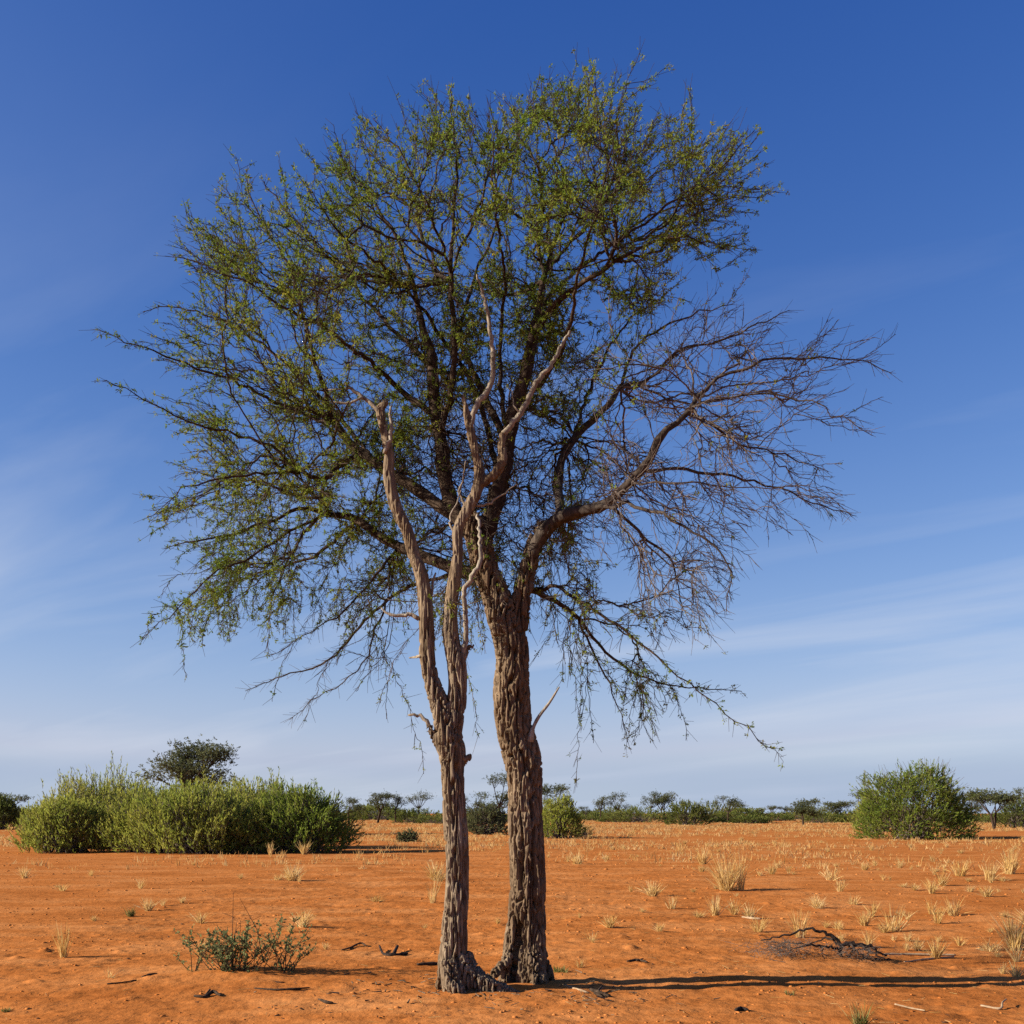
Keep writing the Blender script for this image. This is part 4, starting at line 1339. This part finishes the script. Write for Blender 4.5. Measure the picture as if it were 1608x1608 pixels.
# ------------------------------------------------------------------ grass
def tuft_mesh(name, seed, n, h, w, lean=0.5, width=0.004, sx=1.0):
    rng = np.random.default_rng(seed)
    az = rng.uniform(0, 6.283, n)
    base = np.stack([np.cos(az), np.sin(az), np.zeros(n)], 1) * (w * 0.16 * np.sqrt(rng.uniform(0, 1, n)))[:, None]
    base[:, 2] = -0.012
    az2 = az + rng.normal(size=n) * 0.8
    ln = h * rng.uniform(0.45, 1.12, n)
    le = np.abs(rng.normal(size=n)) * lean * 0.55
    le = np.clip(le, 0, 1.25)
    d = np.stack([np.cos(az2) * np.sin(le), np.sin(az2) * np.sin(le), np.cos(le)], 1)
    mid = base + d * (ln * 0.55)[:, None]
    d2 = d + np.stack([np.cos(az2), np.sin(az2), -0.5 * np.ones(n)], 1) * (0.35 * rng.uniform(0.1, 1, n) * (0.3 + lean))[:, None]
    d2 /= np.linalg.norm(d2, axis=1)[:, None]
    tip = mid + d2 * (ln * 0.5)[:, None]
    wv = width * rng.uniform(0.6, 1.3, n)
    V1, Q1 = ribbons(base, mid, wv * 1.3, wv * 1.1, rng)
    V2, Q2 = ribbons(mid, tip, wv * 1.1, wv * 0.3, rng)
    V, Q = merge([(V1, Q1), (V2, Q2)])
    v = rng.uniform(0, 1, n)
    var = np.concatenate([v, v])
    return np_mesh(name, V, [Q], var=var)


TG = 'straw grass tufts scattered over the sand'
NAMED = [  # px, py base, height px, width px, blades, lean, label, material
    (1141, 1399, 60, 62, 150, .75, 'largest straw-coloured grass tuft on the open sand right of the trunks', 'straw'),
    (1123, 1438, 34, 30, 60, .5, 'upright straw tuft just in front of the largest tuft', 'straw'),
    (1163, 1398, 72, 30, 30, .3, 'thin tall straw stalks right behind the largest tuft', 'straw'),
    (1594, 1492, 62, 56, 130, .55, 'dense straw tuft cut by the right edge beyond the shadows', 'straw'),
    (1556, 1493, 22, 70, 60, 1.5, 'flattened straw tuft beside the dense one at the right edge', 'straw'),
    (100, 1504, 56, 28, 34, .35, 'narrow upright straw tuft alone at the left edge', 'straw'),
    (459, 1383, 30, 46, 110, .9, 'bushy straw tuft in front of the left thicket', 'straw'),
    (437, 1382, 12, 40, 40, 1.3, 'low flattened straw wisp left of the bushy tuft', 'straw'),
    (684, 1382, 32, 44, 100, .9, 'golden tuft just left of the dead trunk', 'straw'),
    (680, 1418, 42, 24, 22, .45, 'sparse straw stalks left of the dead trunk below the golden tuft', 'straw'),
    (1256, 1472, 46, 42, 42, .5, 'straw stalks standing behind the fallen dead branch', 'straw'),
    (1402, 1462, 46, 62, 46, .9, 'loose spreading straw tuft beyond the right end of fallen branch', 'straw'),
    (1497, 1438, 34, 44, 46, .7, 'pale straw tuft right of the loose spreading one', 'straw'),
    (1463, 1436, 26, 30, 26, .8, 'wispy small tuft touching the left of a pale straw tuft', 'straw'),
    (1586, 1372, 42, 46, 80, .6, 'tall tuft at the right edge below the flat spreading tree', 'straw'),
    (1554, 1382, 32, 40, 60, .7, 'medium tuft left of the tall one near the right edge', 'straw'),
    (1508, 1376, 28, 46, 60, .8, 'broad low tuft under the right side of the round bush', 'straw'),
    (1306, 1382, 26, 46, 50, .9, 'spreading tuft midway between largest tuft and round bush', 'straw'),
    (1104, 1357, 30, 30, 60, .7, 'tuft behind and left of the largest tuft', 'straw'),
    (906, 1357, 26, 44, 50, 1.0, 'tuft lying low right of the living trunk', 'straw'),
    (1054, 1427, 24, 30, 30, .7, 'small tuft left of the upright one on open sand', 'straw'),
    (205, 1439, 17, 26, 60, .7, 'small greenish tuft casting a long shadow on the left', 'fresh'),
    (1352, 1612, 40, 56, 80, .7, 'green-centred grass tuft at the bottom edge right', 'fresh'),
    (424, 1343, 22, 14, 26, .4, 'thin sunlit tuft against the dark thicket foot', 'straw'),
    (478, 1342, 24, 26, 60, .6, 'sunlit golden tuft at the dark right foot of the thicket', 'straw'),
    (591, 1416, 16, 34, 40, 1.0, 'flat little tuft on the sand left of the dead trunk', 'straw'),
    (1320, 1400, 24, 24, 30, .6, 'little upright tuft below the spreading mid tuft', 'straw'),
    (1340, 1420, 18, 34, 30, .9, 'low tuft in front of the little upright one', 'straw'),
    (930, 1476, 20, 44, 16, 1.1, 'few bent straw stalks on sand right of living trunk', 'straw'),
    (172, 1536, 20, 24, 12, .9, 'two or three pale bent stalks at lower left', 'straw'),
    (880, 1526, 12, 70, 70, 1.1, 'short green weeds at the foot of the living trunk', 'fresh'),
    (1240, 1562, 12, 40, 24, 1.0, 'small dry weed below the trunk shadows', 'fresh'),
    (10, 1588, 10, 36, 40, 1.0, 'small green weed at the lower left edge', 'fresh'),
]
for k, (px, py, hp, wp, nb, lean, lab, mt) in enumerate(NAMED):
    X, Y = gplace(px, py)
    s_ = Y / F_PX
    me = tuft_mesh('grass_tuft', 300 + k, int(nb * 1.4), hp * s_ * 0.95, wp * s_, lean, width=0.0014 + 0.00014 * Y)
    o = add_obj('grass_tuft', me, M[mt], loc=(X, Y, gz(X, Y)))
    tag(o, lab, 'grass', TG)

protos = [tuft_mesh('grass_tuft', 500 + k, 40 + 16 * k, 0.26 + 0.03 * (k % 3), 0.26, .65 + .15 * (k % 3), 0.0036) for k in range(6)]
for me in protos:
    me.materials.append(M['straw'])
gr = np.random.default_rng(91)
n_small, spots = 0, []
while n_small < 267:
    px = gr.uniform(-30, 1640)
    py = HOR + 30 + 210 * gr.uniform(0, 1) ** 2.1
    Y = gdist(py)
    X = (px - CX) * Y / F_PX
    den = 0.35 + 0.65 * (px > 860) + (py < 1330) * 0.5
    if px < 700 and py > 1345:
        den = 0.22
    if 20 < px < 560 and py < 1350:
        continue
    if pn(X * 0.34, Y * 0.24, 5.5) < 0.02 + gr.normal() * .08 or gr.uniform() > den or (600 < px < 900 and py > 1480):
        continue
    o = add_obj('grass_tuft', protos[int(gr.integers(0, 6))], None, loc=(X, Y, gz(X, Y)))
    s_ = 0.35 + 0.85 * gr.uniform() ** 1.7
    o.scale = (s_ * gr.uniform(.8, 1.5), s_ * gr.uniform(.8, 1.3), s_ * gr.uniform(.6, 1.1))
    o.rotation_euler = (0, 0, gr.uniform(0, 6.28))
    tag(o, 'small straw tuft, one of many like it dotting the far sand', 'grass', 'small tufts dotting the far sand')
    n_small += 1


def far_grass():
    rng = np.random.default_rng(17)
    n = 95000
    py = HOR + 6 + 94 * rng.uniform(0, 1, n) ** 1.7
    Y = EYE * F_PX / (py - HOR)
    X = rng.uniform(-1.0, 2400, n)
    X = (rng.uniform(-150, 1760, n) - CX) * Y / F_PX
    cl = pn(X * 0.11, Y * 0.07, 1.5) + 0.5 * pn(X * 0.4, Y * 0.3, 2.5)
    keep = rng.uniform(0, 1, n) < (np.clip(0.25 + 1.6 * cl, 0, 1) + 0.55 * (py < 1306)) * (0.12 + 0.88 * sstep(HOR + 62, HOR + 18, py)) * sstep(HOR + 100, HOR + 60, py)
    spx = CX + X / Y * F_PX
    keep &= ~((spx < 560) & (spx > 20) & (py > 1312) & (py < 1345))
    X, Y = X[keep], Y[keep]
    n = len(X)
    Z = ground_z(X, Y)
    B = 5
    C = np.repeat(np.stack([X, Y, Z - .02], 1), B, 0) + rng.normal(size=(n * B, 3)) * np.array([.10, .10, 0])
    D = rng.normal(size=(n * B, 3)) * .42 + np.array([0, 0, 1.0])
    ln = np.repeat(.07 + .25 * rng.uniform(0, 1, n) ** 2, B) * rng.uniform(.6, 1.1, n * B)
    D /= np.linalg.norm(D, axis=1)[:, None]
    r = 0.006 + 0.00016 * np.repeat(Y, B)
    V, Q = ribbons(C, C + D * ln[:, None], r * 1.2, r * .5, rng)
    var = np.repeat(rng.uniform(0, 1, n), B)
    o = add_obj('dry_grass', np_mesh('dry_grass', V, [Q], var=var), M['far_straw'])
    tag(o, 'thin dry straw-coloured grass covering the far sand', 'grass', kind='stuff')


far_grass()


# ------------------------------------------------------------------ small shrub in the left foreground
def shrub():
    rng = np.random.default_rng(44)
    X0, Y0 = gplace(380, 1531)
    root = empty('low_shrub', (X0, Y0, gz(X0, Y0)))
    tag(root, 'low scraggly green-leaved shrub with bare dark stems in the left foreground', 'shrub')
    o = np.array(root.location)
    s_ = Y0 / F_PX
    stems, CC, DD = [], [], []
    specs = []
    for k in range(62):       # px of the tip, height px, root px
        rx = rng.choice([352, 362, 372, 385, 398, 440, 450, 300], p=[.17, .17, .15, .15, .1, .1, .1, .06]) + rng.normal() * 7
        tx = rx + rng.normal() * 36
        h = abs(rng.normal()) * 24 + 36
        specs.append((rx, tx, h, 1))
    specs += [(364, 360, 128, 0), (366, 368, 82, 0), (362, 364, 84, 0), (410, 379, 118, 0), (388, 448, 84, 1), (395, 420, 84, 1), (440, 474, 52, 1), (385, 392, 86, 1), (350, 292, 70, 1), (345, 276, 46, 1), (300, 298, 60, 1), (305, 272, 30, 1), (356, 330, 76, 1), (372, 388, 74, 1), (443, 440, 58, 1)]
    for rx, tx, h, lf in specs:
        b = np.array([(rx - 380) * s_, rng.normal() * .06, -.03])
        e = np.array([(tx - 380) * s_, rng.normal() * .16, h * s_])
        if (rx, tx, h) == (410, 379, 118):
            b = np.array([(414 - 380) * s_, 0, .12])
        md = b * .5 + e * .5 + rng.normal(size=3) * .025
        stems.append((b, md, .0045 if lf else .006, .0036))
        stems.append((md, e, .0036, .0018))
        for q in range(2):
            t = rng.uniform(.3, .8)
            p = md * (1 - t) + e * t
            e2 = p + np.array([rng.normal() * .07, rng.normal() * .07, rng.uniform(.02, .09)])
            stems.append((p, e2, .0025, .0014))
            if lf:
                for j in range(5):
                    CC.append(p * (1 - j / 4.) + e2 * j / 4.)
                    DD.append(rng.normal(size=3) * .6 + np.array([0, 0, .5]))
        if lf:
            for j in range(13):
                t = rng.uniform(.15, 1.0) ** .8
                CC.append(md * (1 - t) + e * t)
                DD.append(rng.normal(size=3) * .7 + np.array([0, 0, .5]))
            for j in range(6):
                t = rng.uniform(.3, 1.0)
                CC.append(b * (1 - t) + md * t)
                DD.append(rng.normal(size=3) * .7 + np.array([0, 0, .3]))
    V, Q = prisms(np.array([s[0] for s in stems]), np.array([s[1] for s in stems]), np.array([s[2] for s in stems]), np.array([s[3] for s in stems]), 5)
    add_obj('stems', np_mesh('stems', V, [Q]), M['limb'], root)['kind'] = 'stuff'
    CC, DD = np.array(CC), np.array(DD)
    V, Q = leaves(CC, DD, .034, .021, rng, .2)
    add_obj('foliage', np_mesh('foliage', V, [Q], var=rng.uniform(0, 1, len(CC))), M['shrub_leaf'], root)['kind'] = 'stuff'


shrub()


# ------------------------------------------------------------------ fallen branch and sticks
def ground_path(pts, Y, dseed=0):
    """(px, py, width) traced standing over the ground line py_base"""
    rng = np.random.default_rng(dseed)
    rows = []
    for p in pts:
        y = Y + (p[3] if len(p) > 3 else 0)
        v = P(p[0], p[1], y)
        rows.append((v.x, v.y, v.z, p[2] * .36 * y / F_PX))
    return np.array(rows)


FX, FY = gplace(1330, 1507)
fb = empty('fallen_branch', (FX, FY, gz(FX, FY)))
tag(fb, 'blackened dead branch lying on the sand at the right', 'branch')
off = np.array([*fb.location, 0])
FB = [
    [(1392, 1501, 5), (1378, 1494, 5), (1366, 1486, 7), (1350, 1483, 9), (1334, 1481, 10), (1322, 1483, 9), (1310, 1474, 8), (1296, 1465, 7), (1281, 1460, 6), (1270, 1457, 5.5), (1255, 1462, 5), (1240, 1467, 4.5), (1226, 1470, 4), (1212, 1474, 3.5), (1195, 1477, 2.5)],
    [(1320, 1510, 7), (1320, 1498, 7), (1322, 1486, 9)],
    [(1320, 1492, 6), (1308, 1488, 5.5, -.1), (1290, 1486, 5, -.15), (1270, 1485, 4, -.2), (1252, 1488, 3, -.2), (1240, 1492, 2, -.2)],
    [(1316, 1482, 5), (1300, 1473, 4, .15), (1285, 1478, 3, .2), (1268, 1483, 2.5, .2), (1240, 1481, 2, .2), (1232, 1475, 1.5, .2)],
    [(1350, 1484, 6), (1364, 1492, 5, -.1), (1376, 1500, 4, -.15), (1390, 1506, 2.5, -.2)],
    [(1335, 1483, 6), (1345, 1494, 4, -.12), (1356, 1503, 3, -.18), (1372, 1509, 2, -.2)],
    [(1330, 1482, 4), (1338, 1492, 3, .1), (1332, 1504, 2.5, .12)],
    [(1288, 1487, 3), (1293, 1496, 2.5, -.1), (1297, 1505, 1.5, -.12)],
    [(1400, 1507, 3), (1370, 1507, 4), (1340, 1508, 3.5), (1305, 1509, 2)],
]
for pts in FB:
    path = catmull(ground_path(pts, FY) - off, .03)
    path[1:-1, :3] += np.random.default_rng(len(pts)).normal(size=(len(path) - 2, 3)) * .008
    add_obj('bough', tube_mesh('bough', [path], 7, .5), M['char'], fb)
rng_fb = np.random.default_rng(8)
A0, A1 = [], []
for k in range(900):
    side = rng_fb.uniform() < .62
    cx = rng_fb.normal(1228, 24) if side else rng_fb.normal(1340, 26)
    cy = rng_fb.uniform(1478, 1512) if side else rng_fb.uniform(1484, 1510)
    v = np.array(P(cx, cy, FY + rng_fb.normal() * .2)) - off[:3]
    d = rng_fb.normal(size=3) * np.array([.09, .09, .05])
    v[2] = max(v[2], 0.0)
    A0.append(v)
    A1.append(v + d)
V, Q = prisms(np.array(A0), np.array(A1), np.full(900, .0026), np.full(900, .0014), 3)
add_obj('twigs', np_mesh('twigs', V, [Q]), M['bare_twig'], fb)['kind'] = 'stuff'


def stick(name, rows, mat, label, group='sticks lying on the sand', lift=0.012):
    """rows: list of branches of (px, py, width_px); every point lies on the ground unless a lift is given"""
    paths = []
    for br in rows:
        r = []
        for p in br:
            X, Y = gplace(p[0], p[1])
            r.append((X, Y, gz(X, Y) + lift + (p[3] if len(p) > 3 else 0), p[2] * .5 * Y / F_PX))
        paths.append(catmull(np.array(r), .02))
    o = paths[0][0].copy()
    for p in paths:
        p[:, :3] -= o[:3]
    tag(add_obj(name, tube_mesh(name, paths, 6, .5), M[mat], loc=o[:3]), label, 'stick', group)


stick('stick', [[(305, 1566, 4), (322, 1567, 5), (334, 1563, 6, .02), (346, 1565, 4)], [(322, 1566, 4), (330, 1561, 3, .03)]], 'limb', 'short dark stick in front of the low shrub')
stick('stick', [[(500, 1571, 3), (508, 1574, 5), (514, 1576, 6), (522, 1577, 4)]], 'limb', 'stubby dark stick below the shrub shadow')
stick('stick', [[(596, 1492, 3, .04), (602, 1499, 4), (618, 1501, 6), (640, 1499, 3)], [(618, 1500, 6), (624, 1494, 5, .05)]], 'char', 'dark forked stick on the sand left of the dead trunk')
stick('stick', [[(537, 1493, 2.5), (550, 1490, 3), (566, 1485, 3, .02), (576, 1487, 2)]], 'limb', 'thin crooked twig between shrub and dark forked stick')
stick('stick', [[(400, 1554, 3), (430, 1556, 3.5), (460, 1555, 4), (486, 1553, 2)]], 'limb', 'long thin stick lying just in front of the shrub')
stick('stick', [[(424, 1543, 3), (436, 1545, 4), (446, 1545, 3)]], 'limb', 'small brown stick at the right foot of the shrub')
stick('stick', [[(885, 1549, 4), (900, 1554, 4), (912, 1557, 4), (924, 1561, 3)]], 'straw_stick', 'pale bleached stick beside the living trunk foot')
stick('stick', [[(928, 1556, 6), (938, 1560, 8), (948, 1564, 7), (956, 1566, 4)], [(938, 1560, 5), (945, 1556, 3, .03)], [(934, 1563, 5), (946, 1567, 3)]], 'limb', 'clump of broken bark and sticks right of the living trunk')
stick('stick', [[(1166, 1440, 3), (1180, 1443, 4), (1194, 1444, 3)]], 'straw_stick', 'grey stick lying behind the fallen branch')
stick('stick', [[(655, 1516, 4), (672, 1515, 6), (688, 1515, 5)]], 'limb', 'brown stick touching the left foot of the dead trunk')
stick('stick', [[(224, 1536, 4), (236, 1533, 6), (246, 1531, 3)]], 'limb', 'dark chip of wood left of the low shrub')
stick('stick', [[(168, 1547, 2.5), (190, 1545, 2.5), (214, 1541, 2)]], 'limb', 'faint thin twig at the lower left')
stick('stick', [[(1386, 1500, 3), (1430, 1500, 4), (1500, 1501, 3)]], 'straw_stick', 'long pale straw stalk right of the fallen branch')
stick('stick', [[(1420, 1512, 2), (1460, 1507, 3), (1498, 1504, 2)]], 'straw_stick', 'second pale stalk below the long one right of the branch')
stick('stick', [[(1540, 1581, 3), (1570, 1586, 4), (1574, 1582, 3, .03), (1580, 1578, 2, .04)]], 'straw_stick', 'bent pale stick near the lower right corner')
stick('stick', [[(1405, 1580, 2.5), (1430, 1585, 3), (1452, 1589, 2)]], 'straw_stick', 'straight pale stalk on the sand at lower right')
stick('stick', [[(1156, 1588, 6), (1164, 1586, 8), (1174, 1588, 5)]], 'char', 'dark lump of dry dung or wood below the shadow streaks')
stick('stick', [[(985, 1511, 3), (1000, 1509, 4), (1016, 1512, 3)], [(1000, 1510, 3), (1010, 1507, 2)]], 'limb', 'small broken twig on the sand right of the living trunk')


# ------------------------------------------------------------------ clods and litter on the near sand
def scatter(name, n, smin, smax, mat, label, seed, flat=0.6, ylo=7.6, yhi=26, sink=.25):
    rng = np.random.default_rng(seed)
    t = rng.uniform(0, 1, n)
    Y = ylo * (yhi / ylo) ** t
    X = rng.uniform(-0.62, 0.62, n) * Y
    cl = pn(X * .9, Y * .9, 3.2 + seed)
    k = rng.uniform(0, 1, n) < np.clip(.35 + 1.6 * cl, .06, 1)
    X, Y = X[k], Y[k]
    n = len(X)
    s = (smin + (smax - smin) * rng.uniform(0, 1, n) ** 2.6) * np.sqrt(Y / 11)
    Z = ground_z(X, Y)
    ico = np.array([(0, 0, 1), (.9, 0, .3), (.28, .86, .3), (-.73, .53, .3), (-.73, -.53, .3), (.28, -.86, .3), (.73, .53, -.4), (-.28, .86, -.4), (-.9, 0, -.4), (-.28, -.86, -.4), (.73, -.53, -.4)], float)
    F = np.array([(0, 1, 2), (0, 2, 3), (0, 3, 4), (0, 4, 5), (0, 5, 1), (1, 6, 2), (2, 7, 3), (3, 8, 4), (4, 9, 5), (5, 10, 1), (2, 6, 7), (3, 7, 8), (4, 8, 9), (5, 9, 10), (1, 10, 6)])
    sh = s[:, None] * np.stack([rng.uniform(.7, 1.7, n), rng.uniform(.7, 1.3, n), flat * rng.uniform(.6, 1.2, n)], 1)
    a = rng.uniform(0, 6.28, n)
    L3 = ico[None] * (1 + rng.normal(size=(n, 11, 1)) * .22) * sh[:, None]
    ca, sa = np.cos(a)[:, None], np.sin(a)[:, None]
    V = np.stack([L3[..., 0] * ca - L3[..., 1] * sa + X[:, None], L3[..., 0] * sa + L3[..., 1] * ca + Y[:, None], L3[..., 2] + (Z + s * flat * sink)[:, None]], -1).reshape(-1, 3)
    T = (F[None] + (np.arange(n) * 11)[:, None, None]).reshape(-1, 3)
    tag(add_obj(name, np_mesh(name, V, [T], smooth=True), M[mat]), label, 'litter', kind='stuff')


scatter('sand_clods', 14000, .005, .022, 'sand', 'small clods of red sand over the foreground', 3, yhi=46)
scatter('wood_litter', 2800, .004, .019, 'limb', 'dark crumbs of bark and dung on the sand', 5, flat=.45, yhi=44)


def straw_litter():
    rng = np.random.default_rng(29)
    n = 1500
    Y = 7.6 * (24 / 7.6) ** rng.uniform(0, 1, n)
    X = rng.uniform(-.6, .6, n) * Y
    k = rng.uniform(0, 1, n) < np.clip(.4 + 1.5 * pn(X * .7, Y * .7, 9.1) + .12 * np.sign(X), .03, 1)
    X, Y = X[k], Y[k]
    n = len(X)
    a = rng.uniform(0, 6.28, n)
    ln = rng.uniform(.02, .12, n)
    X2, Y2 = X + np.cos(a) * ln, Y + np.sin(a) * ln
    p0 = np.stack([X, Y, ground_z(X, Y) + .006], 1)
    p1 = np.stack([X2, Y2, ground_z(X2, Y2) + .006 + rng.uniform(0, .02, n)], 1)
    V, Q = prisms(p0, p1, np.full(n, .0022), np.full(n, .0016), 3)
    tag(add_obj('straw_litter', np_mesh('straw_litter', V, [Q], var=np.repeat(rng.uniform(0, 1, n), 3)), M['straw']), 'loose bits of straw strewn over the near sand', 'litter', kind='stuff')


straw_litter()


def bark_litter():
    rng = np.random.default_rng(63)
    n = 260
    X = rng.normal(size=n) * .85 - .1
    Y = 9.75 + rng.normal(size=n) * .5
    a = rng.uniform(0, 6.28, n)
    ln = rng.uniform(.015, .09, n)
    X2, Y2_ = X + np.cos(a) * ln, Y + np.sin(a) * ln
    p0 = np.stack([X, Y, ground_z(X, Y) + .012], 1)
    p1 = np.stack([X2, Y2_, ground_z(X2, Y2_) + .012 + rng.uniform(0, .02, n)], 1)
    r = rng.uniform(.002, .008, n)
    V, Q = prisms(p0, p1, r, r * .6, 5)
    tag(add_obj('bark_litter', np_mesh('bark_litter', V, [Q]), M['bark']), 'bark flakes and twig ends strewn round the tree foot', 'litter', kind='stuff')


bark_litter()
